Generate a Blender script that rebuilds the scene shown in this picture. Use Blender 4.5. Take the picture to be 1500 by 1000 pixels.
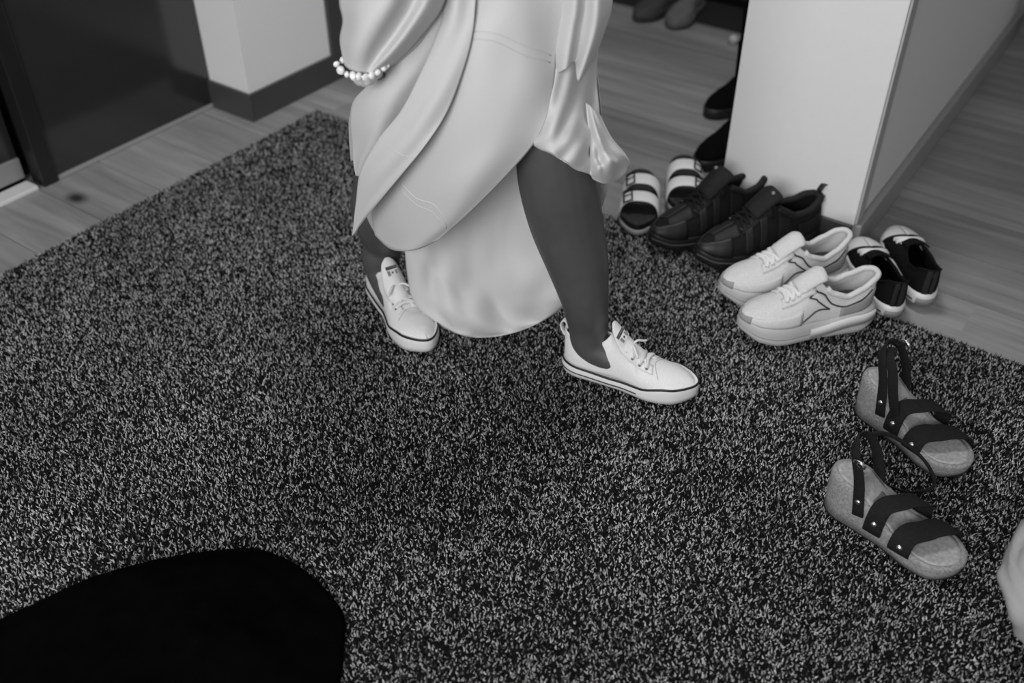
import bpy, bmesh, math, random
import numpy as np
from mathutils import Vector, Matrix, noise

for _o in list(bpy.data.objects):
    bpy.data.objects.remove(_o)
SC = bpy.context.scene
COL = SC.collection
PI = math.pi
random.seed(7)

# ------------------------------------------------------------------ camera
CAM_H, PITCH, YAW, FPX = 1.35, math.radians(39.0), math.radians(35.5), 35.0 / 36.0 * 1500
cam_d = bpy.data.cameras.new('camera')
cam_d.lens = 35.0
cam_d.sensor_width = 36.0
cam_d.clip_start = 0.02
cam_d.dof.use_dof = True
cam_d.dof.focus_distance = 1.80
cam_d.dof.aperture_fstop = 2.2
cam = bpy.data.objects.new('camera', cam_d)
cam.location = (0, 0, CAM_H)
cam.rotation_euler = (PI / 2 - PITCH, 0, YAW)
COL.objects.link(cam)
SC.camera = cam

# ------------------------------------------------------------------ world, lights, exposure
w = bpy.data.worlds.new('world')
SC.world = w
w.use_nodes = True
w.node_tree.nodes['Background'].inputs[0].default_value = (1, 1, 1, 1)
w.node_tree.nodes['Background'].inputs[1].default_value = 0.26
SC.view_settings.view_transform = 'Standard'
SC.view_settings.look = 'None'
SC.view_settings.gamma = 1.0
SC.view_settings.exposure = 0.0
SC.view_settings.use_curve_mapping = False


def area_light(name, loc, target, sx, sy, power):
    d = bpy.data.lights.new(name, 'AREA')
    d.shape = 'RECTANGLE'
    d.size, d.size_y, d.energy = sx, sy, power
    o = bpy.data.objects.new(name, d)
    o.location = loc
    o.rotation_euler = (Vector(target) - Vector(loc)).to_track_quat('-Z', 'Y').to_euler()
    COL.objects.link(o)
    return o


# daylight from the window in the wall behind the photographer, and the ceiling lamp of the hall
area_light('window_daylight', (-0.1, -1.8, 1.75), (-1.4, 1.6, 0.4), 2.0, 1.4, 94)
area_light('ceiling_lamp_light', (-1.0, 1.75, 2.5), (-1.0, 1.75, 0), 0.5, 0.5, 20)

# ------------------------------------------------------------------ picture -> place helpers (positions only)
HV = Vector((-math.sin(YAW), math.cos(YAW), 0))
RV = Vector((math.cos(YAW), math.sin(YAW), 0))
FW = HV * math.cos(PITCH) - Vector((0, 0, math.sin(PITCH)))
UP = HV * math.sin(PITCH) + Vector((0, 0, math.cos(PITCH)))
C0 = Vector((0, 0, CAM_H))


def ray(px, py):
    return FW * FPX + RV * (px - 750) - UP * (py - 500)


def G(px, py, z=0.0):
    d = ray(px, py)
    return C0 + d * ((z - CAM_H) / d.z)


def V(px, py, D):
    d = ray(px, py)
    return C0 + d * (D / d.dot(HV))


# ------------------------------------------------------------------ materials
MATS = {}


def mat(name, v, rough=0.6, spec=0.5, nscale=0, namt=0.0, bump=0.0, bscale=None, metal=0.0, sheen=0.0, stretch=(1, 1, 1), alpha=1.0):
    if name in MATS:
        return MATS[name]
    m = bpy.data.materials.new(name)
    m.use_nodes = True
    nt = m.node_tree
    b = nt.nodes['Principled BSDF']
    b.inputs['Base Color'].default_value = (v, v, v, 1)
    b.inputs['Roughness'].default_value = rough
    b.inputs['Specular IOR Level'].default_value = spec
    b.inputs['Metallic'].default_value = metal
    if sheen:
        b.inputs['Sheen Weight'].default_value = sheen
    if alpha < 1:
        b.inputs['Alpha'].default_value = alpha
    if nscale:
        tc = nt.nodes.new('ShaderNodeTexCoord')
        mp = nt.nodes.new('ShaderNodeMapping')
        mp.inputs['Scale'].default_value = stretch
        n = nt.nodes.new('ShaderNodeTexNoise')
        n.inputs['Scale'].default_value = nscale
        n.inputs['Detail'].default_value = 4
        nt.links.new(tc.outputs['Object'], mp.inputs[0])
        nt.links.new(mp.outputs[0], n.inputs['Vector'])
        if namt:
            r = nt.nodes.new('ShaderNodeMapRange')
            r.inputs['From Min'].default_value = 0.3
            r.inputs['From Max'].default_value = 0.7
            r.inputs['To Min'].default_value = v * (1 - namt)
            r.inputs['To Max'].default_value = v * (1 + namt)
            nt.links.new(n.outputs['Fac'], r.inputs['Value'])
            cc = nt.nodes.new('ShaderNodeCombineColor')
            for i in range(3):
                nt.links.new(r.outputs[0], cc.inputs[i])
            nt.links.new(cc.outputs[0], b.inputs['Base Color'])
        if bump:
            n2 = nt.nodes.new('ShaderNodeTexNoise')
            n2.inputs['Scale'].default_value = bscale or nscale
            n2.inputs['Detail'].default_value = 3
            nt.links.new(mp.outputs[0], n2.inputs['Vector'])
            bp = nt.nodes.new('ShaderNodeBump')
            bp.inputs['Strength'].default_value = bump
            bp.inputs['Distance'].default_value = 0.002
            nt.links.new(n2.outputs['Fac'], bp.inputs['Height'])
            nt.links.new(bp.outputs[0], b.inputs['Normal'])
    MATS[name] = m
    return m


def wood_mat(name, lo, hi, knot=None):
    m = bpy.data.materials.new(name)
    m.use_nodes = True
    nt = m.node_tree
    N, L = nt.nodes.new, nt.links.new
    b = nt.nodes['Principled BSDF']
    b.inputs['Roughness'].default_value = 0.42
    b.inputs['Specular IOR Level'].default_value = 0.4
    tc, oi = N('ShaderNodeTexCoord'), N('ShaderNodeObjectInfo')
    ml = N('ShaderNodeMath')
    ml.operation = 'MULTIPLY'
    ml.inputs[1].default_value = 37.0
    L(oi.outputs['Random'], ml.inputs[0])
    cb = N('ShaderNodeCombineXYZ')
    for i in range(3):
        L(ml.outputs[0], cb.inputs[i])
    ad = N('ShaderNodeVectorMath')
    L(tc.outputs['Object'], ad.inputs[0])
    L(cb.outputs[0], ad.inputs[1])
    mp = N('ShaderNodeMapping')
    mp.inputs['Scale'].default_value = (1.6, 22, 22)
    L(ad.outputs[0], mp.inputs[0])
    n = N('ShaderNodeTexNoise')
    n.inputs['Scale'].default_value = 1.3
    n.inputs['Detail'].default_value = 6
    n.inputs['Roughness'].default_value = 0.6
    n.inputs['Distortion'].default_value = 0.6
    L(mp.outputs[0], n.inputs['Vector'])
    r = N('ShaderNodeMapRange')
    r.inputs['From Min'].default_value, r.inputs['From Max'].default_value = 0.3, 0.72
    r.inputs['To Min'].default_value, r.inputs['To Max'].default_value = lo, hi
    L(n.outputs['Fac'], r.inputs['Value'])
    # whole plank a little lighter or darker
    r2 = N('ShaderNodeMapRange')
    r2.inputs['To Min'].default_value, r2.inputs['To Max'].default_value = 0.82, 1.12
    L(oi.outputs['Random'], r2.inputs['Value'])
    mu = N('ShaderNodeMath')
    mu.operation = 'MULTIPLY'
    L(r.outputs[0], mu.inputs[0])
    L(r2.outputs[0], mu.inputs[1])
    out = mu.outputs[0]
    if knot is not None:
        sb = N('ShaderNodeVectorMath')
        sb.operation = 'DISTANCE'
        mk_ = N('ShaderNodeMapping')
        mk_.inputs['Scale'].default_value = (0.65, 1, 1)
        L(tc.outputs['Object'], mk_.inputs[0])
        L(mk_.outputs[0], sb.inputs[0])
        sb.inputs[1].default_value = (knot[0] * 0.65, knot[1], knot[2])
        r3 = N('ShaderNodeMapRange')
        r3.inputs['From Min'].default_value, r3.inputs['From Max'].default_value = 0.008, 0.03
        r3.inputs['To Min'].default_value, r3.inputs['To Max'].default_value = 0.12, 1.0
        L(sb.outputs['Value'], r3.inputs['Value'])
        m3 = N('ShaderNodeMath')
        m3.operation = 'MULTIPLY'
        L(out, m3.inputs[0])
        L(r3.outputs[0], m3.inputs[1])
        out = m3.outputs[0]
    cc = N('ShaderNodeCombineColor')
    for i in range(3):
        L(out, cc.inputs[i])
    L(cc.outputs[0], b.inputs['Base Color'])
    return m


M_WALL = mat('white_paint', 0.74, 0.75, 0.3, 60, 0.008, 0.04)
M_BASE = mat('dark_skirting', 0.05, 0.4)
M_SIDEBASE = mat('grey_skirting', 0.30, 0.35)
M_DGLASS = mat('dark_gloss_panel', 0.018, 0.16, 1.0)
M_DFRAME = mat('dark_profile', 0.01, 0.35)
M_ALU = mat('bright_track', 0.62, 0.35)
M_DDOOR = mat('dark_door_paint', 0.05, 0.5)
M_SATIN = mat('white_satin', 0.56, 0.55, 0.25, 500, 0.02, 0.04, 700, sheen=0.15)
M_SKIN = mat('skin', 0.070, 0.5, 0.4, 40, 0.06, 0.03, 300)
M_CANVAS = mat('white_canvas', 0.70, 0.85, 0.2, 300, 0.04, 0.15, 900)
M_RUBW = mat('white_rubber', 0.72, 0.4, 0.4)
M_BLK = mat('black_rubber', 0.007, 0.5)
M_BCANV = mat('black_canvas', 0.008, 0.9, 0.1, 300, 0.2, 0.15, 900)
M_BLIN = mat('black_lining', 0.004, 0.95, 0.05)
M_LACE = mat('white_lace', 0.70, 0.9, 0.1, 900, 0.05, 0.2, 1500)
M_EYE = mat('eyelet_grey', 0.07, 0.5)
M_MESHW = mat('runner_mesh', 0.60, 0.85, 0.2, 250, 0.06, 0.25, 600)
M_RSOLE = mat('runner_foam', 0.50, 0.6, 0.3)
M_RSOLE2 = mat('runner_foam_light', 0.66, 0.5, 0.3)
M_RGREY = mat('runner_grey', 0.28, 0.7)
M_DGREY = mat('dark_piping', 0.05, 0.6)
M_INS = mat('grey_insole', 0.18, 0.9)
M_HIKE = mat('hike_nubuck', 0.008, 0.75, 0.3, 120, 0.35, 0.2, 500)
M_HIKE2 = mat('hike_mesh', 0.005, 0.85, 0.3, 300, 0.4, 0.3, 700)
M_HTOE = mat('hike_toe', 0.014, 0.6, 0.3, 150, 0.2)
M_CORK = mat('cork', 0.25, 0.8, 0.2, 260, 0.30, 0.25, 500)
M_CORKT = mat('cork_footbed', 0.34, 0.7, 0.3, 150, 0.20, 0.12, 400)
M_STRAP = mat('dark_suede', 0.010, 0.85, 0.2, 200, 0.25, 0.15, 800)
M_PAD = mat('heel_patch', 0.13, 0.7)
M_METAL = mat('steel', 0.75, 0.22, metal=1.0)
M_SLW = mat('white_strap', 0.80, 0.5, 0.4)
M_SLD = mat('slide_footbed', 0.03, 0.7, 0.3, 80, 0.25)
M_BEAD = mat('pale_bead', 0.82, 0.15, 0.6)
M_VELVET = mat('black_velvet', 0.0012, 1.0, 0.02, 30, 0.3, 0.2, 60)
M_PATCHG = mat('patch_grey', 0.22, 0.7)


# ------------------------------------------------------------------ mesh helpers
def tag(o, label, cat, group=None):
    o['label'] = label
    o['category'] = cat
    if group:
        o['group'] = group
    return o


def struct(o, label=None, cat=None):
    o['kind'] = 'structure'
    if label:
        o['label'] = label
        o['category'] = cat
    return o


def empty(name, loc=(0, 0, 0), rz=0.0):
    o = bpy.data.objects.new(name, None)
    o.location = loc
    o.rotation_euler = (0, 0, rz)
    o.empty_display_size = 0.05
    COL.objects.link(o)
    return o


def mk(name, vf, m, parent=None, smooth=True, solid=0.0, sub=0, bevel=0.0, off=0.0, weld=False):
    v, f = vf
    bm = bmesh.new()
    bv = [bm.verts.new(p) for p in v]
    for q in f:
        q2 = []
        for i in q:
            if bv[i] not in q2:
                q2.append(bv[i])
        if len(q2) > 2:
            try:
                bm.faces.new(q2)
            except ValueError:
                pass
    if weld:
        bmesh.ops.remove_doubles(bm, verts=bm.verts, dist=1e-5)
    bmesh.ops.recalc_face_normals(bm, faces=bm.faces)
    me = bpy.data.meshes.new(name)
    bm.to_mesh(me)
    bm.free()
    if smooth:
        for p in me.polygons:
            p.use_smooth = True
    me.materials.append(m)
    o = bpy.data.objects.new(name, me)
    COL.objects.link(o)
    if parent:
        o.parent = parent
    if bevel:
        b = o.modifiers.new('bevel', 'BEVEL')
        b.width = bevel
        b.segments = 2
        b.limit_method = 'ANGLE'
    if solid:
        s = o.modifiers.new('solid', 'SOLIDIFY')
        s.thickness = solid
        s.offset = off
    if sub:
        s = o.modifiers.new('sub', 'SUBSURF')
        s.levels = s.render_levels = sub
    return o


def join(*parts):
    v, f = [], []
    for pv, pf in parts:
        n = len(v)
        v += list(pv)
        f += [tuple(i + n for i in q) for q in pf]
    return v, f


def box(x0, x1, y0, y1, z0, z1):
    v = [Vector((x, y, z)) for z in (z0, z1) for y in (y0, y1) for x in (x0, x1)]
    return v, [(0, 2, 3, 1), (4, 5, 7, 6), (0, 1, 5, 4), (2, 6, 7, 3), (0, 4, 6, 2), (1, 3, 7, 5)]


def grid(pts, close_u=False, close_v=False):
    nv, nu = len(pts), len(pts[0])
    v = [p for r in pts for p in r]
    f = []
    for j in range(nv if close_v else nv - 1):
        for i in range(nu if close_u else nu - 1):
            a, b = j * nu + i, j * nu + (i + 1) % nu
            c, d = ((j + 1) % nv) * nu + (i + 1) % nu, ((j + 1) % nv) * nu + i
            f.append((a, b, c, d))
    return v, f


def crom(pts, t):
    """Catmull-Rom through pts, t in 0..1"""
    n = len(pts) - 1
    x = min(max(t, 0.0), 1.0) * n
    i = min(int(x), n - 1)
    k = x - i
    p1, p2 = pts[i], pts[i + 1]
    p0 = pts[i - 1] if i > 0 else p1 + (p1 - p2)
    p3 = pts[i + 2] if i + 2 <= n else p2 + (p2 - p1)
    return 0.5 * ((2 * p1) + (p2 - p0) * k + (2 * p0 - 5 * p1 + 4 * p2 - p3) * k * k + (3 * p1 - p0 - 3 * p2 + p3) * k ** 3)


def smooth_path(pts, n):
    pts = [Vector(p) for p in pts]
    return [crom(pts, i / (n - 1)) for i in range(n)]


def tube(path, r, n=8, close=False, flat=1.0, ref=None, cap=True):
    """r number or list; flat squashes along the reference normal"""
    path = [Vector(p) for p in path]
    m = len(path)
    rows = []
    pn = None
    for i, p in enumerate(path):
        a = path[(i - 1) % m] if (close or i > 0) else p
        b = path[(i + 1) % m] if (close or i < m - 1) else p
        t = (b - a)
        if t.length < 1e-9:
            t = Vector((0, 0, 1))
        t.normalize()
        if ref is not None:
            nn = (ref[i] if isinstance(ref, list) else Vector(ref)).copy()
        elif pn is None:
            nn = Vector((0, 0, 1)) if abs(t.z) < 0.9 else Vector((1, 0, 0))
        else:
            nn = pn.copy()
        nn = nn - t * nn.dot(t)
        if nn.length < 1e-6:
            nn = t.orthogonal()
        nn.normalize()
        pn = nn
        bb = t.cross(nn)
        rr = r[i] if isinstance(r, (list, tuple)) else r
        rows.append([p + nn * (math.cos(2 * PI * k / n) * rr * flat) + bb * (math.sin(2 * PI * k / n) * rr) for k in range(n)])
    v, f = grid(rows, close_u=True, close_v=close)
    if cap and not close:
        f.append(tuple(range(n))[::-1])
        f.append(tuple(range((m - 1) * n, m * n)))
    return v, f


def ribbon(path, width, thick, ref, n=None):
    """flat strap: ref = list of face normals along the path; rounded rectangular section"""
    path = [Vector(p) for p in path]
    m = len(path)
    rows = []
    for i, p in enumerate(path):
        a, b = path[max(i - 1, 0)], path[min(i + 1, m - 1)]
        t = (b - a).normalized()
        nn = ref[i] - t * ref[i].dot(t)
        nn.normalize()
        s = t.cross(nn)
        wv = width[i] if isinstance(width, (list, tuple)) else width
        h, e = wv / 2, thick / 2
        sec = [(-h, -e * .5), (-h * .93, -e), (h * .93, -e), (h, -e * .5), (h, e * .5), (h * .93, e), (0, e * 1.25), (-h * .93, e), (-h, e * .5)]
        rows.append([p + s * x + nn * y for x, y in sec])
    v, f = grid(rows, close_u=True)
    k = len(rows[0])
    f.append(tuple(range(k))[::-1])
    f.append(tuple(range((m - 1) * k, m * k)))
    return v, f


def ball(c, rx, ry, rz, nu=12, nv=8):
    c = Vector(c)
    rows = []
    for j in range(nv + 1):
        a = -PI / 2 + PI * j / nv
        rows.append([c + Vector((rx * math.cos(a) * math.cos(2 * PI * i / nu), ry * math.cos(a) * math.sin(2 * PI * i / nu), rz * math.sin(a))) for i in range(nu)])
    return grid(rows, close_u=True)


def table(*kv):
    xs = [k for k, _ in kv]
    ys = [v for _, v in kv]

    def fn(t):
        if t <= xs[0]:
            return ys[0]
        if t >= xs[-1]:
            return ys[-1]
        for i in range(len(xs) - 1):
            if t <= xs[i + 1]:
                k = (t - xs[i]) / (xs[i + 1] - xs[i])
                k = k * k * (3 - 2 * k) * 0.5 + k * 0.5
                return ys[i] + (ys[i + 1] - ys[i]) * k
    return fn


# ================================================================== SETTING
RUGX, RUGY = G(0, 407).x, G(456, 162).y          # left and back edge of the rug
DOORX = G(84, 265).x                             # wardrobe front plane
pc = G(372, 176)                                 # corner of the white pier on the far left
PIERX, PIERY = pc.x, pc.y
wl, wr = G(1062, 262, 0.085), G(1246, 335, 0.085)
WX0, WX1, WY = wl.x, wr.x, (wl.y + wr.y) / 2     # wall end on the right

floor = struct(mk('floor', box(-4.2, 3.2, -2.5, 7.2, -0.06, -0.012), mat('sub_floor', 0.03, 0.8), smooth=False))
M_WOOD = wood_mat('oak_plank', 0.20, 0.36)
PW = 0.185
plank_meshes = {}
knot_w = G(112, 290)


def plank(x0, x1, y0, m):
    L = x1 - x0
    key = (round(L, 3), m.name)
    if key not in plank_meshes:
        o = mk('plank', box(-L / 2, L / 2, -PW / 2 + .001, PW / 2 - .001, -0.012, 0.0), m, floor, smooth=False, bevel=0.0)
        plank_meshes[key] = o.data
    else:
        o = bpy.data.objects.new('plank', plank_meshes[key])
        COL.objects.link(o)
        o.parent = floor
    o.location = ((x0 + x1) / 2, y0 + PW / 2, 0)
    return o


row = 0
y = -1.44
while y < 7.0:
    offs = [0.0, 0.62, 1.24, 0.31, 0.93][row % 5]
    if y + PW < RUGY - 0.1:
        spans = [(-2.9, -1.6)]
    else:
        spans = []
        x = -3.6 - offs
        while x < 2.6:
            if x + 1.86 > -3.4:
                spans.append((x, x + 1.86))
            x += 1.86
    for a, b in spans:
        if y <= knot_w.y < y + PW and a <= knot_w.x < b:
            km = wood_mat('oak_plank_knot', 0.20, 0.36, knot=(knot_w.x - (a + b) / 2, knot_w.y - y - PW / 2, 0))
            plank(a, b, y, km)
        else:
            plank(a, b, y, M_WOOD)
    y += PW
    row += 1

# --- left: sliding wardrobe doors, pier, dark door
post_y = G(72, 258).y
struct(mk('wall_left', box(DOORX - 0.75, DOORX - 0.70, -2.2, PIERY, 0, 2.6), M_WALL, smooth=False))
wd = empty('sliding_wardrobe', (DOORX, post_y, 0))
tag(wd, 'dark glossy sliding wardrobe doors beside the white pier', 'wardrobe')
pan = mk('door_panel', box(-0.028, -0.004, 0.0, PIERY - post_y - 0.002, 0.012, 2.4), M_DGLASS, wd, smooth=False, bevel=0.002)
mk('bottom_edge', box(-0.03, 0.001, 0.0, PIERY - post_y - 0.004, 0.002, 0.012), M_RGREY, pan, smooth=False)
mk('post', box(-0.05, 0.006, -0.044, 0.002, 0.0, 2.4), M_DFRAME, wd, smooth=False, bevel=0.004)
pan2 = mk('door_panel', box(-0.088, -0.064, -1.6, -0.055, 0.07, 2.4), M_DGLASS, wd, smooth=False, bevel=0.002)
mk('bottom_rail', box(-0.09, -0.056, -1.6, -0.055, 0.016, 0.075), mat('rail_grey', 0.22, 0.4), pan2, smooth=False, bevel=0.003)
mk('floor_track', box(-0.05, 0.0, -1.6, -0.058, 0.0, 0.012), M_ALU, wd, smooth=False, bevel=0.002)
mk('track_groove', box(-0.09, -0.052, -1.6, -0.056, 0.0, 0.006), M_DFRAME, wd, smooth=False)
mk('carcass', box(-0.70, -0.10, -1.6, PIERY - post_y - 0.002, 0.0, 2.42), M_DFRAME, wd, smooth=False)

pier_y1 = G(479, 115).y
struct(mk('wall_pier', box(DOORX - 0.7, PIERX, PIERY, pier_y1, 0, 2.6), M_WALL, smooth=False))
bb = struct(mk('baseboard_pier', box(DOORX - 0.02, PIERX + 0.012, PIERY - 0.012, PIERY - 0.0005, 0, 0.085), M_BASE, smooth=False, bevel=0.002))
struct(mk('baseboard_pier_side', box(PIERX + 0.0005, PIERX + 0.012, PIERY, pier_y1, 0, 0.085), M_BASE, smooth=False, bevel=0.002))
d1 = struct(mk('door_1', box(PIERX - 0.12, PIERX - 0.03, pier_y1 + 0.07, pier_y1 + 0.95, 0.004, 2.1), M_DDOOR, smooth=False))
mk('door_casing', box(PIERX - 0.12, PIERX + 0.012, pier_y1, pier_y1 + 0.07, 0, 2.2), M_DDOOR, d1, smooth=False, bevel=0.004)
mk('door_casing', box(PIERX - 0.12, PIERX + 0.012, pier_y1 + 0.95, pier_y1 + 1.02, 0, 2.2), M_DDOOR, d1, smooth=False, bevel=0.004)
struct(mk('wall_passage', box(PIERX - 0.4, PIERX, pier_y1 + 1.02, 6.4, 0, 2.6), M_WALL, smooth=False))
struct(mk('wall_back', box(-4.0, 3.0, 6.4, 6.5, 0, 2.6), M_WALL, smooth=False))

struct(mk('ceiling', box(-4.0, 3.2, -1.2, 6.5, 2.6, 2.65), M_WALL, smooth=False))

# --- right: wall end with skirting
_far = G(1478, 54)
SLX = (_far.x - WX1) / (_far.y - WY)             # the side face runs off slightly out of square


def prism(x0a, x0b, x1a, x1b, ya, yb, z0, z1):
    v = [Vector((x, y_, z)) for z in (z0, z1) for x, y_ in ((x0a, ya), (x1a, ya), (x1b, yb), (x0b, yb))]
    return v, [(3, 2, 1, 0), (4, 5, 6, 7), (0, 1, 5, 4), (1, 2, 6, 5), (2, 3, 7, 6), (3, 0, 4, 7)]


def sx_(y_):
    return WX1 + SLX * (y_ - WY)


struct(mk('wall_right', prism(WX0, WX0, WX1, sx_(5.6), WY, 5.6, 0, 2.6), M_WALL, smooth=False, bevel=0.003))
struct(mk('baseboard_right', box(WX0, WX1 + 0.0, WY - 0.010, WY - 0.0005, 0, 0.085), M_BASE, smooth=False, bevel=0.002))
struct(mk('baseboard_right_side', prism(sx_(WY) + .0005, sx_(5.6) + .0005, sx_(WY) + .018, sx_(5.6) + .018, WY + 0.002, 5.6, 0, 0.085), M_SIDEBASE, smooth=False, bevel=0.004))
struct(mk('trim_1', prism(sx_(WY) + .0005, sx_(WY + .05) + .0005, sx_(WY) + .006, sx_(WY + .05) + .006, WY + 0.002, WY + 0.05, 0.085, 2.6), mat('corner_trim', 0.42, 0.5), smooth=False, bevel=0.002))

# ================================================================== RUG
rug = mk('rug', box(RUGX, 1.5, -1.0, RUGY, 0.0, 0.006), mat('rug_backing', 0.012, 1.0, 0.05), smooth=False)
tag(rug, 'large speckled grey looped-pile rug on the wooden floor', 'rug')


def rug_pile():
    rng = np.random.default_rng(3)
    cell = 0.0034
    xs = np.arange(RUGX + 0.002, 1.5, cell)
    ys = np.arange(-1.0, RUGY - 0.002, cell)
    X, Y = np.meshgrid(xs, ys)
    X, Y = X.ravel(), Y.ravel()
    # only where a camera near the photographer can look
    lat = X * RV.x + Y * RV.y
    dep = X * HV.x + Y * HV.y
    keep = (dep > 0.25) & (np.abs(lat) < 0.55 + dep * 0.85)
    X, Y = X[keep], Y[keep]
    n = len(X)
    X = X + rng.normal(0, cell * .35, n)
    Y = Y + rng.normal(0, cell * .35, n)
    np.clip(X, RUGX + .001, None, X)
    np.clip(Y, None, RUGY - .001, Y)
    a = rng.uniform(0, 2 * PI, n)
    r = rng.uniform(0.0016, 0.0027, n)
    hgt = rng.uniform(0.006, 0.011, n)
    le = rng.uniform(0.001, 0.006, n)
    la = rng.uniform(0, 2 * PI, n)
    vs = np.zeros((n, 4, 3), np.float32)
    for k in range(3):
        vs[:, k, 0] = X + r * np.cos(a + k * 2 * PI / 3)
        vs[:, k, 1] = Y + r * np.sin(a + k * 2 * PI / 3)
        vs[:, k, 2] = 0.005
    vs[:, 3, 0] = X + le * np.cos(la)
    vs[:, 3, 1] = Y + le * np.sin(la)
    vs[:, 3, 2] = 0.004 + hgt
    base = np.arange(n, dtype=np.int32)[:, None] * 4
    tri = np.array([[0, 1, 3], [1, 2, 3], [2, 0, 3]], np.int32).reshape(1, 9)
    loops = (base + tri).ravel()
    me = bpy.data.meshes.new('pile')
    me.vertices.add(n * 4)
    me.vertices.foreach_set('co', vs.ravel())
    me.loops.add(n * 9)
    me.loops.foreach_set('vertex_index', loops)
    me.polygons.add(n * 3)
    me.polygons.foreach_set('loop_start', np.arange(0, n * 9, 3, dtype=np.int32))
    me.polygons.foreach_set('loop_total', np.full(n * 3, 3, np.int32))
    me.update()
    q = rng.uniform(0, 1, n)
    val = np.where(q < 0.56, rng.uniform(0.003, 0.014, n), np.where(q < 0.72, rng.uniform(0.04, 0.18, n), rng.uniform(0.26, 0.56, n)))
    val *= 1 + 0.16 * np.sin(X * 7.1 + 2.0 * np.sin(Y * 5.3)) * np.sin(Y * 8.3 + 1.7 * np.sin(X * 4.1))
    colr = np.ones((n, 4, 4), np.float32)
    colr[:, :, :3] = val[:, None, None]
    at = me.color_attributes.new('yarn', 'FLOAT_COLOR', 'POINT')
    at.data.foreach_set('color', colr.ravel())
    m = bpy.data.materials.new('rug_yarn')
    m.use_nodes = True
    nt = m.node_tree
    b = nt.nodes['Principled BSDF']
    b.inputs['Roughness'].default_value = 0.95
    b.inputs['Specular IOR Level'].default_value = 0.1
    an = nt.nodes.new('ShaderNodeAttribute')
    an.attribute_name = 'yarn'
    nt.links.new(an.outputs['Color'], b.inputs['Base Color'])
    me.materials.append(m)
    o = bpy.data.objects.new('pile', me)
    o['kind'] = 'stuff'
    COL.objects.link(o)
    o.parent = rug


rug_pile()
FZ = 0.0158   # level on which shoes stand on the rug


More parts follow.
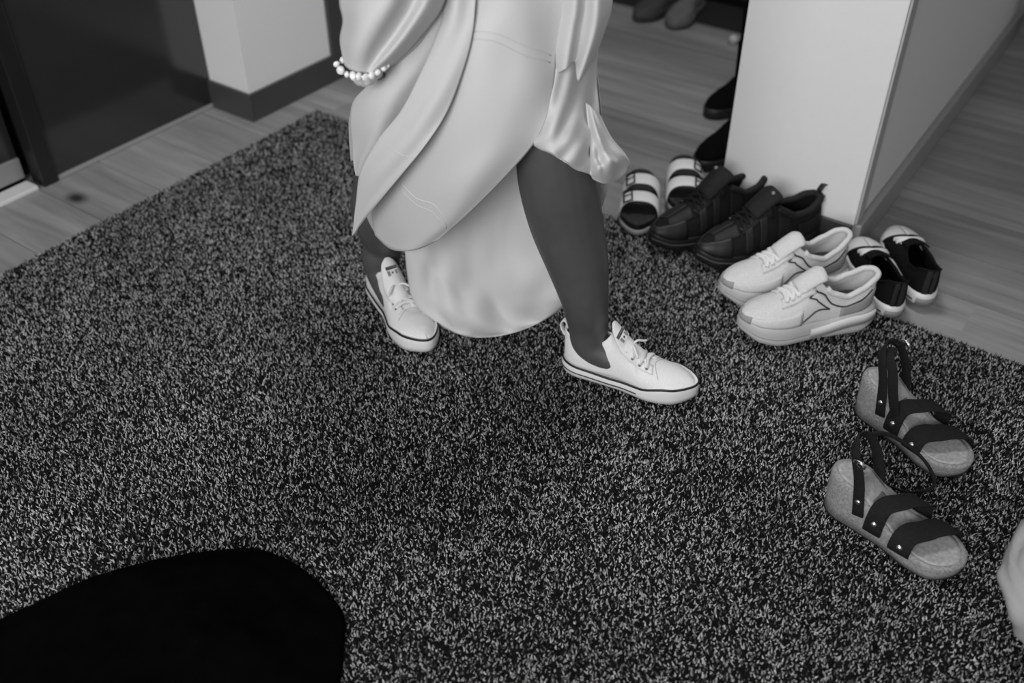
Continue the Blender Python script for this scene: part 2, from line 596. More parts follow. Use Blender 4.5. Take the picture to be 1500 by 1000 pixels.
# ================================================================== SHOES (a generic last)
class Last:
    """x heel->toe, y towards the shoe's left; m=+1 left shoe, -1 right shoe (lateral side is +y*m)"""

    def __init__(s, L, lat, med, zs, top, t_open, open_w, a0=0.02, a1=0.95, bend=0.006, heel=0.16, toe=0.24, m=1, kv=0.55):
        s.L, s.lat, s.med, s.zs, s.top = L, lat, med, zs, top
        s.t_open, s.open_w, s.a0, s.a1, s.bend = t_open, open_w, a0, a1, bend
        s.heel, s.toe, s.m, s.kv = heel, toe, m, kv

    def endf(s, t, h, e):
        r = 1.0
        if t < h:
            r *= math.sqrt(max(0.0, 1 - (1 - t / h) ** 2))
        if t > 1 - e:
            r *= math.sqrt(max(0.0, 1 - ((t - 1 + e) / e) ** 2))
        return r

    def yc(s, t):
        return -s.m * s.bend * math.sin(PI * min(max(t, 0), 1)) * 0.6 * (1 if t < .5 else 1) + 0.0

    def hw(s, t, side):
        wt = s.lat if side * s.m > 0 else s.med
        return wt(t) * s.endf(t, s.heel, s.toe)

    def outline(s, u, side, off=0.0):
        t = (1 - math.cos(PI * u)) / 2
        x = t * s.L - off * math.cos(PI * u)
        yv = s.yc(t) + side * (s.hw(t, side) + off * math.sin(PI * u))
        return t, x, yv

    def opn(s, t):
        if t >= s.t_open:
            return 0.0
        k = t / s.t_open
        return s.open_w * math.sqrt(max(0.0, 1 - (2 * k - 1) ** 2)) ** 0.8

    def surf(s, u, side, v):
        t, x, yv = s.outline(u, side)
        z0, z1 = s.zs(t), s.top(t)
        o = s.opn(t)
        xt = s.L * (s.a0 + (s.a1 - s.a0) * t)
        yc = s.yc(t)
        w_ = abs(yv - yc)
        ob = min(1.0, o / max(s.open_w, 1e-5)) if s.open_w else 0.0
        k = s.kv * (1 - ob) + 0.22 * ob
        kz = 0.0 * (1 - ob) + 0.45 * ob
        p0 = Vector((x, yv, z0))
        p1 = Vector((x, yv + side * 0.0015, z0 + (z1 - z0) * 0.55))
        p2 = Vector((xt + (x - xt) * k * .6, yc + side * (o + (w_ - o) * k), z1 - (z1 - z0) * kz))
        p3 = Vector((xt, yc + side * o, z1))
        a = 1 - v
        return p0 * a ** 3 + p1 * (3 * a * a * v) + p2 * (3 * a * v * v) + p3 * v ** 3

    def nrm(s, u, side, v):
        e = 0.01
        du = s.surf(min(u + e, 1), side, v) - s.surf(max(u - e, 0), side, v)
        dv = s.surf(u, side, min(v + e, 1)) - s.surf(u, side, max(v - e, 0))
        n = du.cross(dv)
        if n.length < 1e-12:
            return Vector((0, 0, 1))
        n.normalize()
        c = Vector((s.surf(u, side, 0).x, s.yc(0.5), s.zs(.5)))
        if n.dot(s.surf(u, side, v) - c) < 0:
            n = -n
        return n

    def on(s, u, side, v, off=0.001):
        return s.surf(u, side, v) + s.nrm(u, side, v) * off

    def upper(s, u0=0.0, u1=1.0, v0=0.0, v1=1.0, n=44, nv=9, sides=(1, -1), off=0.0):
        parts = []
        for sd in sides:
            rows = []
            for j in range(n + 1):
                u = u0 + (u1 - u0) * j / n
                rows.append([(s.on(u, sd, v0 + (v1 - v0) * i / nv, off) if off else s.surf(u, sd, v0 + (v1 - v0) * i / nv)) for i in range(nv + 1)])
            parts.append(grid(rows))
        return join(*parts)

    def slab(s, prof, n=44):
        """closed solid around the outline; prof = list of (off(t) or number, z(t)) from bottom to top"""
        ev = lambda q, t: q(t) if callable(q) else q
        rows = []
        us = [i / n for i in range(n + 1)]
        loop = [(u, 1) for u in us] + [(u, -1) for u in us[-2:0:-1]]
        for off, z in prof:
            r = []
            for u, sd in loop:
                t0 = (1 - math.cos(PI * u)) / 2
                t, x, yv = s.outline(u, sd, ev(off, t0))
                r.append(Vector((x, yv, ev(z, t))))
            rows.append(r)
        v, f = grid(rows, close_u=True)
        k = len(loop)
        for base in (0, (len(prof) - 1) * k):
            for i in range(n):
                a, b = base + i, base + i + 1
                c, d = base + (k - i - 1) % k, base + (k - i) % k
                f.append((a, b, c, d))
        return v, f

    def band(s, off, z0, z1, u0=0.0, u1=1.0, sides=(1, -1), n=44, th=0.0012):
        """thin raised stripe round the sole wall, a closed strip with depth"""
        ev = lambda q, t: q(t) if callable(q) else q
        parts = []
        for sd in sides:
            rows = []
            for j in range(n + 1):
                u = u0 + (u1 - u0) * j / n
                t = (1 - math.cos(PI * u)) / 2
                a, b = ev(z0, t), ev(z1, t)
                o = ev(off, t)
                r = []
                for dz, do in ((a, -0.002), (a, th), (b, th), (b, -0.002)):
                    _, x, yv = s.outline(u, sd, o + do)
                    r.append(Vector((x, yv, dz)))
                rows.append(r)
            parts.append(grid(rows, close_u=True))
        return join(*parts)

    def line(s, pts, side, r=0.0012, off=0.0008, n=24, flat=0.6):
        """tube on the upper through (u, v) points"""
        q = smooth_path([Vector((a, b, 0)) for a, b in pts], n)
        path = [s.on(p.x, side, p.y, off) for p in q]
        ref = [s.nrm(p.x, side, p.y) for p in q]
        return tube(path, r, 6, flat=flat, ref=ref)

    def cross(s, ua, ub, v0, r=0.0026, off=0.0025, n=11, flat=0.6):
        """lace from the +side at ua over the ridge to the -side at ub"""
        path, ref = [], []
        for i in range(n):
            k = i / (n - 1)
            u = ua + (ub - ua) * k
            if k < .5:
                v, sd = v0 + (1 - v0) * k * 2, 1
            else:
                v, sd = 1 - (1 - v0) * (k - .5) * 2, -1
            v = min(v, 0.985)
            path.append(s.on(u, sd, v, off))
            ref.append(s.nrm(u, sd, v))
        return tube(path, r, 6, flat=flat, ref=ref)


def collar_tube(l, r, u1, n=40, vv=1.0, flat=1.0):
    pts = [l.surf(u1 * (1 - i / n), 1, vv) for i in range(n + 1)] + [l.surf(u1 * i / n, -1, vv) for i in range(1, n + 1)]
    return tube(pts, r, 8, flat=flat)


def place(o, heel, toe, z=FZ, L=None):
    a, b = Vector(heel), Vector(toe)
    d = b - a
    o.location = (a.x, a.y, z)
    o.rotation_euler = (0, 0, math.atan2(d.y, d.x))
    return d.length


def u_of(t):
    return math.acos(1 - 2 * t) / PI


def text_mesh(name, s, size, m, parent, mtx):
    c = bpy.data.curves.new(name, 'FONT')
    c.body = s
    c.size = size
    c.align_x, c.align_y = 'CENTER', 'CENTER'
    c.extrude = 0.0002
    t = bpy.data.objects.new(name, c)
    me = bpy.data.meshes.new_from_object(t)
    bpy.data.objects.remove(t)
    me.materials.clear()
    me.materials.append(m)
    o = bpy.data.objects.new(name, me)
    COL.objects.link(o)
    o.parent = parent
    o.matrix_local = mtx
    return o


def star(r, m):
    v = []
    for i in range(10):
        a = PI / 2 + i * PI / 5
        k = r if i % 2 == 0 else r * .42
        v.append(Vector((k * math.cos(a), k * math.sin(a), 0)))
    v2 = v + [p + Vector((0, 0, 0.0004)) for p in v]
    f = [tuple(range(10, 20)), tuple(range(9, -1, -1))] + [(i, (i + 1) % 10, 10 + (i + 1) % 10, 10 + i) for i in range(10)]
    return v2, f


# ------------------------------------------------------------------ white canvas sneakers worn by the person
def canvas_last(L, m, top, t_open=0.36, ow=0.027):
    lat = table((0, .030), (.2, .033), (.45, .037), (.68, .047), (.85, .045), (1, .036))
    med = table((0, .030), (.2, .031), (.45, .030), (.68, .043), (.85, .043), (1, .036))
    return Last(L, lat, med, table((0, .030), (.4, .026), (.7, .026), (1, .030)), top, t_open, ow, a0=0.0, a1=0.93, heel=.15, toe=.26, m=m)


def worn_sneaker(person, heel, toe, m):
    top = table((0, .104), (.04, .101), (.13, .086), (.22, .077), (.28, .081), (.33, .098), (.38, .108), (.46, .098), (.54, .083), (.62, .068), (.8, .060), (.93, .056), (1, .052))
    L = (Vector(heel) - Vector(toe)).length
    l = canvas_last(L, m, top)
    up = mk('sneaker', l.upper(n=60, nv=12), M_CANVAS, person, solid=0.0025, off=-1, weld=True)
    place(up, heel, toe)
    up['label'] = 'white low canvas sneaker with black sole stripes'
    zt = table((0, .032), (.4, .026), (.62, .028), (.8, .041), (1, .044))
    zb = table((0, .002), (.7, .000), (.85, .002), (1, .010))
    mid = lambda a: (lambda t: zb(t) + (zt(t) - zb(t)) * a)
    mk('sole', l.slab([(-.002, zb), (.002, lambda t: zb(t) + .002), (.0045, mid(.35)), (.0045, mid(.7)), (.003, mid(.96)), (.0005, zt), (-.004, lambda t: zt(t) - .002), (-.006, .024)]), M_RUBW, up)
    mk('insole', l.slab([(-.003, .022), (-.003, .027)]), M_INS, up)
    mk('upper_stripe', l.band(.003, lambda t: zt(t) - .0035, lambda t: zt(t) + .0002, n=60), M_BLK, up)
    mk('lower_stripe', l.band(.0045, lambda t: mid(.45)(t) - .0012, lambda t: mid(.45)(t) + .0012, 0, u_of(.60)), M_BLK, up)
    # vamp seam, eyestays, eyelets, laces
    sv = [(u_of(.76), .5), (u_of(.74), .8), (u_of(.735), .985)]
    for sd in (1, -1):
        mk('toe_seam', l.line(sv, sd, r=.0008), mat('seam_grey', .5, .8), up)
        mk('eyestay', l.upper(u_of(.45), u_of(.72), .58, .86, n=14, nv=4, sides=(sd,), off=.0012), M_CANVAS, up, solid=.0012)
        for t in (.49, .55, .61, .67):
            p = l.on(u_of(t), sd, .66, .0032)
            nn = l.nrm(u_of(t), sd, .68)
            e = mk('eyelet', ball((0, 0, 0), .0027, .0027, .0012, 10, 5), mat('eyelet_light', .14, .5), up)
            e.location = p
            e.rotation_euler = nn.to_track_quat('Z', 'Y').to_euler()
    ts = [.49, .55, .61, .67]
    for i, t in enumerate(ts):
        mk('lace', l.cross(u_of(t), u_of(t), .68, r=.0046, off=.0045, flat=.5), M_LACE, up)
        if i < 3:
            mk('lace', l.cross(u_of(t), u_of(ts[i + 1]), .68, r=.003, off=.0055), M_LACE, up)
            mk('lace', l.cross(u_of(ts[i + 1]), u_of(t), .68, r=.003, off=.005), M_LACE, up)
    q = l.on(u_of(.52), 1, .985, .006)
    for sd, ln in ((1, .03), (-1, .03)):
        pth = smooth_path([q, q + Vector((.008, sd * .012, .006)), q + Vector((.016, sd * .022, .0)), q + Vector((.022, sd * .030, -.003))], 8)
        mk('lace_end', tube(pth, .0024, 6), M_LACE, up)
    mk('lace_knot', ball(q, .006, .007, .005, 10, 6), M_LACE, up)
    # high tongue in front of the ankle
    rows = []
    tip = [Vector((.345 * L, 0, .136)), Vector((.37 * L, 0, .131)), Vector((.415 * L, 0, .118)), Vector((.47 * L, 0, .103)), Vector((.53 * L, 0, .090)), Vector((.61 * L, 0, .074))]
    wdt = [.004, .015, .021, .025, .026, .022]
    cl = smooth_path(tip, 22)

    def tp(k, j):
        c = crom(tip, k)
        hw = np.interp(k, np.linspace(0, 1, 6), wdt)
        return c + Vector((-.25 * (j * hw) ** 2 / .03, j * hw + l.yc(.4), -(j * hw) ** 2 / .034))
    for i in range(23):
        rows.append([tp(i / 22, j) for j in np.linspace(-1, 1, 13)])
    mk('tongue', grid(rows), M_CANVAS, up, solid=.004, off=0)
    # patch with bar lettering and star below it
    kc, jc = 0.44, (0.0 if m > 0 else -0.32)
    c0 = tp(kc, jc)
    xd = (tp(kc, jc + .2) - tp(kc, jc - .2)).normalized()
    yd = tp(kc - .06, jc) - tp(kc + .06, jc)
    yd = (yd - xd * yd.dot(xd)).normalized()
    zd = xd.cross(yd).normalized()
    R = Matrix((xd, yd, zd)).transposed().to_4x4()
    base = Matrix.Translation(c0 + zd * .0034) @ R
    pt = mk('logo_patch', box(-.0125, .0125, -.011, .011, -.0012, .0002), M_CANVAS, up, smooth=False)
    pt.matrix_local = base
    br = mk('logo_bar', box(-.0125, .0125, .0035, .0105, .0, .0006), M_BLK, up, smooth=False)
    br.matrix_local = base
    text_mesh('logo_text', 'CONVERSE', .0052, M_RGREY, up, base @ Matrix.Translation((0, .007, .0008)))
    for sx in (-1, 1):
        b2 = mk('logo_corner', box(sx * .0085 - .003, sx * .0085 + .003, -.0095, .001, .0, .0005), M_PATCHG, up, smooth=False)
        b2.matrix_local = base
    st = mk('logo_star', star(.0036, None), M_BLK, up, smooth=False)
    st.matrix_local = base @ Matrix.Translation((0, -.004, .0003))
    # pull loop at the heel
    lp = smooth_path([Vector((.004, 0, .078)), Vector((-.006, 0, .091)), Vector((-.010, 0, .106)), Vector((-.004, 0, .117)), Vector((.004, 0, .110)), Vector((.005, 0, .097))], 18)
    mk('heel_loop', ribbon(lp, .013, .0022, [Vector((0, 1, 0)).cross((lp[min(i + 1, 17)] - lp[max(i - 1, 0)])) for i in range(18)]), M_CANVAS, up)
    return up


# ------------------------------------------------------------------ chunky white runners
def runner(label, heel, toe, m):
    L = (Vector(heel) - Vector(toe)).length
    root = empty('running_shoe')
    place(root, heel, toe)
    tag(root, label, 'shoe', 'pair of white running shoes')
    lat = table((0, .037), (.2, .040), (.45, .045), (.68, .052), (.85, .050), (1, .044))
    med = table((0, .037), (.2, .039), (.45, .041), (.68, .049), (.85, .048), (1, .044))
    top = table((0, .132), (.05, .127), (.15, .110), (.26, .096), (.38, .106), (.48, .132), (.56, .126), (.68, .104), (.8, .092), (.9, .084), (1, .072))
    zt = table((0, .066), (.2, .058), (.45, .050), (.7, .048), (.88, .052), (1, .060))
    zb = table((0, .012), (.10, .002), (.35, .002), (.42, .004), (.5, .002), (.75, .001), (.88, .009), (1, .028))
    l = Last(L, lat, med, lambda t: zt(t) - .004, top, .50, .031, a0=.0, a1=.95, heel=.16, toe=.27, m=m)
    mk('upper', l.upper(n=60, nv=12), M_MESHW, root, solid=.004, off=-1, weld=True)
    fl = table((0, .014), (.2, .009), (.5, .004), (.8, .006), (1, .004))
    mid = lambda a: (lambda t: zb(t) + (zt(t) - zb(t)) * a)
    so = mk('sole', l.slab([(-.003, zb), (lambda t: fl(t) * .5, mid(.08)), (lambda t: fl(t) * 1.05, mid(.3)), (lambda t: fl(t) * .75, mid(.46)), (lambda t: fl(t) * 1.15, mid(.62)), (lambda t: fl(t) * .7, mid(.88)), (.001, zt)], n=60), M_RSOLE, root)
    for a0_, a1_, ua, ub in ((.40, .44, .5, .93), (.60, .635, .55, .9)):
        mk('sole_groove', l.band(lambda t: fl(t) * .85, mid(a0_), mid(a1_), ua, ub, n=30, th=.0005), M_RGREY, so)
    ins = mk('insole', l.slab([(-.007, lambda t: zt(t) - .004), (-.007, lambda t: zt(t) + .004)]), M_INS, root)
    # bright wedge along the heel of the sole
    for sd in (1, -1):
        za = table((.02, .040), (.2, .032), (.50, .014))
        zc = table((.02, .060), (.2, .056), (.50, .036))
        mk('sole_insert', l.band(lambda t: fl(t) * 1.1, za, zc, u_of(.06), u_of(.52), sides=(sd,), n=20, th=.003), M_RSOLE2, so)
        mk('sole_line', l.band(lambda t: fl(t) * 1.1, lambda t: za(t) - .004, lambda t: za(t) - .001, u_of(.03), u_of(.50), sides=(sd,), n=20, th=.0014), M_RGREY, so)
    mk('padded_collar', collar_tube(l, .0065, u_of(.43)), M_MESHW, root)
    ln = []
    for sd in (1, -1):
        # dark piping of the side mark: arrow-like zigzag, then a sweep to the heel
        mk('side_mark', l.line([(u_of(.06), .62), (u_of(.18), .50), (u_of(.32), .52), (u_of(.44), .74)], sd, .0020), M_DGREY, root)
        mk('side_mark', l.line([(u_of(.44), .74), (u_of(.49), .66), (u_of(.56), .54)], sd, .0021), M_DGREY, root)
        mk('side_mark', l.line([(u_of(.56), .54), (u_of(.48), .44), (u_of(.39), .40)], sd, .0019), M_DGREY, root)
        mk('side_mark', l.line([(u_of(.39), .40), (u_of(.50), .24), (u_of(.60), .08)], sd, .0020), M_DGREY, root)
        mk('heel_panel', l.upper(u_of(.01), u_of(.30), .06, .46, n=14, nv=5, sides=(sd,), off=.0012), M_RGREY, root, solid=.0012)
        mk('mudguard', l.upper(u_of(.60), .999, .04, .34, n=24, nv=4, sides=(sd,), off=.0010), M_MESHW, root, solid=.0018)
        mk('eyestay', l.upper(u_of(.51), u_of(.76), .58, .86, n=14, nv=4, sides=(sd,), off=.0014), M_MESHW, root, solid=.002)
        mk('toe_guard', l.upper(u_of(.955), .999, .0, .36, n=10, nv=4, sides=(sd,), off=.0024), M_RGREY, root, solid=.002)
        for t in (.53, .57):
            e = mk('lace_hole', ball((0, 0, 0), .0042, .0022, .0012, 8, 5), M_BLK, root)
            e.location = l.on(u_of(t), sd, .74, .0028)
            e.rotation_euler = l.nrm(u_of(t), sd, .74).to_track_quat('Z', 'Y').to_euler()
    ts = [.54, .585, .63, .675, .72]
    for i, t in enumerate(ts):
        mk('lace', l.cross(u_of(t), u_of(t), .72, r=.0055, off=.003, flat=.45), M_LACE, root)
        if i < 4:
            mk('lace', l.cross(u_of(t), u_of(ts[i + 1]), .70, r=.0048, off=.0045, flat=.45), M_LACE, root)
            mk('lace', l.cross(u_of(ts[i + 1]), u_of(t), .70, r=.0048, off=.004, flat=.45), M_LACE, root)
    tg = []
    tipc = [Vector((.42 * L, 0, .150)), Vector((.46 * L, 0, .150)), Vector((.53 * L, 0, .138)), Vector((.62 * L, 0, .119))]
    for i in range(12):
        c = crom(tipc, i / 11)
        hw = np.interp(i / 11, [0, .2, 1], [.016, .026, .024])
        tg.append([c + Vector((-.004 * j * j, j * hw + l.yc(.4), -.014 * j * j)) for j in np.linspace(-1, 1, 9)])
    mk('tongue', grid(tg), M_MESHW, root, solid=.009, off=0, sub=1)
    return root


# ------------------------------------------------------------------ black canvas low sneakers with white toe caps
def black_canvas(label, heel, toe, m):
    L = (Vector(heel) - Vector(toe)).length
    root = empty('canvas_sneaker')
    place(root, heel, toe)
    tag(root, label, 'shoe', 'pair of black canvas sneakers')
    top = table((0, .096), (.05, .092), (.16, .074), (.3, .064), (.44, .068), (.54, .074), (.7, .064), (.85, .057), (.95, .052), (1, .046))
    l = canvas_last(L, m, top, t_open=.56, ow=.030)
    cap_u = u_of(.765)
    mk('upper', l.upper(0, cap_u, n=50, nv=10), M_BCANV, root, solid=.003, off=-1, weld=True)
    mk('toe_cap', l.upper(cap_u, 1, n=20, nv=10, off=.0008), M_RUBW, root, solid=.002, off=1, weld=True)
    for sd in (1, -1):
        mk('toe_cap_stripe', l.line([(cap_u, .12), (cap_u - .004, .5), (cap_u - .004, .985)], sd, .0034, .0015), M_BLK, root)
    zt = table((0, .034), (.4, .027), (.65, .028), (.85, .034), (1, .036))
    zb = table((0, .002), (.7, .000), (.85, .002), (1, .010))
    mid = lambda a: (lambda t: zb(t) + (zt(t) - zb(t)) * a)
    so = mk('sole', l.slab([(-.002, zb), (.002, lambda t: zb(t) + .002), (.0045, mid(.35)), (.0045, mid(.7)), (.003, mid(.96)), (.0005, zt), (-.004, lambda t: zt(t) - .002), (-.006, .024)]), M_RUBW, root)
    mk('sole_stripe', l.band(.0045, mid(.32), mid(.42), u_of(.05), u_of(.75)), M_BLK, so)
    mk('heel_plate', l.band(.0046, mid(.15), mid(.62), 0, u_of(.03), n=10, th=.0015), M_PATCHG, so)
    mk('insole', l.slab([(-.003, .022), (-.003, .027)]), M_BLIN, root)
    mk('collar_binding', collar_tube(l, .0022, u_of(.52)), M_BCANV, root)
    for t, dt in ((.685, .0), (.63, .0)):
        mk('lace', l.cross(u_of(t), u_of(t + dt), .52, r=.0055, off=.0035, flat=.45), M_LACE, root)
    for a, b in ((.63, .685), (.685, .63)):
        mk('lace', l.cross(u_of(a), u_of(b), .55, r=.0045, off=.006, flat=.5), M_LACE, root)
    for sd in (1, -1):
        for t in (.60, .66, .71):
            e = mk('eyelet', ball((0, 0, 0), .0035, .0035, .0013, 8, 5), M_METAL, root)
            e.location = l.on(u_of(t), sd, .62, .0012)
            e.rotation_euler = l.nrm(u_of(t), sd, .62).to_track_quat('Z', 'Y').to_euler()
        mk('heel_strip', l.upper(0, u_of(.012), .03, .98, n=5, nv=8, sides=(sd,), off=.001), mat('heel_tape', .012, .8), root, solid=.001)
    tg = []
    tipc = [Vector((.46 * L, 0, .086)), Vector((.52 * L, 0, .082)), Vector((.60 * L, 0, .073))]
    for i in range(9):
        c = crom(tipc, i / 8)
        tg.append([c + Vector((-.003 * j * j, j * .026 + l.yc(.5), -.010 * j * j)) for j in np.linspace(-1, 1, 7)])
    mk('tongue', grid(tg), M_BCANV, root, solid=.003, off=0)
    return root


# ------------------------------------------------------------------ dark hiking shoes
def hiker(label, heel, toe, m):
    L = (Vector(heel) - Vector(toe)).length
    root = empty('hiking_shoe')
    place(root, heel, toe)
    tag(root, label, 'shoe', 'pair of dark hiking shoes')
    lat = table((0, .037), (.2, .039), (.45, .043), (.68, .052), (.85, .049), (1, .042))
    med = table((0, .037), (.2, .037), (.45, .037), (.68, .048), (.85, .047), (1, .042))
    top = table((0, .122), (.05, .117), (.15, .102), (.27, .100), (.38, .118), (.48, .142), (.56, .130), (.68, .104), (.8, .088), (.92, .078), (1, .068))
    zt = table((0, .046), (.4, .038), (.7, .036), (.9, .042), (1, .056))
    zb = table((0, .006), (.08, .001), (.7, .001), (.88, .006), (1, .020))
    l = Last(L, lat, med, lambda t: zt(t) - .004, top, .49, .032, a0=.03, a1=.95, heel=.17, toe=.30, m=m)
    mk('upper', l.upper(n=56, nv=12), M_HIKE2, root, solid=.005, off=-1, weld=True)
    mid = lambda a: (lambda t: zb(t) + (zt(t) - zb(t)) * a)
    so = mk('sole', l.slab([(-.002, zb), (.004, mid(.1)), (.007, mid(.35)), (.005, mid(.5)), (.007, mid(.65)), (.004, mid(.9)), (.001, zt)], n=56), M_BLK, root)
    mk('sole_edge', l.band(.006, mid(.50), mid(.62), .45, .97, n=30, th=.0014), mat('sole_edge_grey', .06, .6), so)
    lug = None
    for sd in (1, -1):
        for i in range(9):
            t = .06 + i * .1
            _, x, yv = l.outline(u_of(t), sd, .004)
            if lug is None:
                lo = mk('lug', box(-.008, .008, -.006, .006, .0, .014), M_BLK, so, smooth=False)
                lug = lo.data
            else:
                lo = bpy.data.objects.new('lug', lug)
                COL.objects.link(lo)
                lo.parent = so
            lo.location = (x, yv, zb(t) - 0.001)
        mk('toe_rand', l.upper(u_of(.80), .999, .0, .62, n=18, nv=6, sides=(sd,), off=.002), M_BLK, root, solid=.003)
        mk('vamp_overlay', l.upper(u_of(.74), u_of(.93), .55, .985, n=14, nv=6, sides=(sd,), off=.0016), M_HTOE, root, solid=.002)
        mk('heel_counter', l.upper(.0, u_of(.24), .05, .62, n=14, nv=6, sides=(sd,), off=.002), M_HIKE, root, solid=.002)
        mk('eyestay', l.upper(u_of(.47), u_of(.72), .55, .86, n=14, nv=5, sides=(sd,), off=.002), M_HIKE, root, solid=.002)
        mk('side_overlay', l.upper(u_of(.30), u_of(.42), .08, .9, n=8, nv=6, sides=(sd,), off=.0022), M_HIKE, root, solid=.002)
        mk('side_overlay', l.upper(u_of(.52), u_of(.58), .05, .62, n=6, nv=6, sides=(sd,), off=.0022), M_HTOE, root, solid=.002)
        mk('side_overlay', l.upper(u_of(.64), u_of(.70), .05, .62, n=6, nv=6, sides=(sd,), off=.0022), M_HTOE, root, solid=.002)
        for t in (.50, .555, .61, .665, .72):
            e = mk('lace_hook', ball((0, 0, 0), .0042, .0042, .003, 8, 5), M_EYE, root)
            e.location = l.on(u_of(t), sd, .70, .004)
            e.rotation_euler = l.nrm(u_of(t), sd, .70).to_track_quat('Z', 'Y').to_euler()
    mk('padded_collar', collar_tube(l, .009, u_of(.42)), M_HIKE, root)
    ts = [.50, .555, .61, .665, .72]
    for i, t in enumerate(ts[:-1]):
        mk('lace', l.cross(u_of(t), u_of(ts[i + 1]), .68, r=.003, off=.007), M_HIKE2, root)
        mk('lace', l.cross(u_of(ts[i + 1]), u_of(t), .68, r=.003, off=.006), M_HIKE2, root)
    tg = []
    tipc = [Vector((.42 * L, 0, .166)), Vector((.46 * L, 0, .162)), Vector((.53 * L, 0, .146)), Vector((.62 * L, 0, .122))]
    for i in range(12):
        c = crom(tipc, i / 11)
        hw = np.interp(i / 11, [0, .2, 1], [.022, .032, .028])
        tg.append([c + Vector((-.008 * j * j, j * hw + l.yc(.4), -.014 * j * j)) for j in np.linspace(-1, 1, 9)])
    tgo = mk('tongue', grid(tg), M_HIKE, root, solid=.010, off=0, sub=1)
    e = mk('tongue_stud', ball((.465 * L, m * .012, .165), .0045, .0045, .0045, 8, 6), M_PATCHG, tgo)
    lp = smooth_path([Vector((.012, 0, .110)), Vector((-.010, 0, .124)), Vector((-.014, 0, .142)), Vector((.0, 0, .150)), Vector((.012, 0, .134))], 16)
    mk('heel_loop', ribbon(lp, .015, .003, [Vector((0, 1, 0)).cross(lp[min(i + 1, 15)] - lp[max(i - 1, 0)]) for i in range(16)]), M_BLK, root)
    mk('insole', l.slab([(-.008, lambda t: zt(t) - .004), (-.008, lambda t: zt(t) + .003)]), M_BLIN, root)
    return root


# ------------------------------------------------------------------ two-strap slides
def slide(label, heel, toe, m):
    L = (Vector(heel) - Vector(toe)).length
    root = empty('slide_sandal')
    place(root, heel, toe)
    tag(root, label, 'sandal', 'pair of two-strap slides')
    lat = table((0, .036), (.3, .040), (.65, .050), (.85, .048), (1, .04))
    med = table((0, .036), (.3, .036), (.65, .047), (.85, .047), (1, .04))
    l = Last(L, lat, med, lambda t: .03, lambda t: .06, 0.1, 0, heel=.18, toe=.30, m=m)
    so = mk('sole', l.slab([(0, .0), (.002, .002), (.002, .012), (0, .014)]), mat('slide_sole', .45, .6), root)
    mk('midsole', l.slab([(-.001, .014), (-.001, .024)]), M_BLK, root)
    mk('footbed', l.slab([(.001, .024), (.001, .030), (-.003, .033), (-.012, .030)]), M_SLD, root)
    for tc, hgt, wd_ in ((.52, .080, .050), (.76, .068, .048)):
        pts, ref = [], []
        x = tc * L
        hw = .5 * (l.hw(tc, 1) + l.hw(tc, -1)) + .002
        n = 22
        for i in range(n):
            a = PI * i / (n - 1)
            ca, sa = math.cos(a), math.sin(a)
            yv = hw * math.copysign(abs(ca) ** .75, ca)
            zv = .018 + (hgt - .018) * abs(sa) ** .75
            pts.append(Vector((x - .006 * sa, yv + l.yc(tc), zv)))
            ref.append(Vector((0, ca, sa * 1.2 + .02)))
        s = mk('strap', ribbon(pts, wd_, .0035, ref), M_SLW, root)
        # buckle: dark frame over the lateral side of the strap
        kk = 7 if m > 0 else n - 8
        c, nn = pts[kk], ref[kk].normalized()
        tdir = (pts[kk + 1] - pts[kk - 1]).normalized()
        ww = tdir.cross(nn).normalized()
        a_, b_ = wd_ / 2 + .003, .011
        fr = [c + ww * sx * a_ + tdir * sy * b_ + nn * .0045 for sx, sy in ((-1, -1), (1, -1), (1, 1), (-1, 1))]
        pp = []
        for i in range(4):
            p, q = fr[i], fr[(i + 1) % 4]
            pp += [p.lerp(q, k / 4) for k in range(4)]
        bk = mk('buckle', tube(pp, .0022, 6, close=True), M_BLK, s)
        mk('prong', tube([c - tdir * b_ + nn * .006, c + tdir * b_ + nn * .006], .0016, 6), M_BLK, s)
    return root


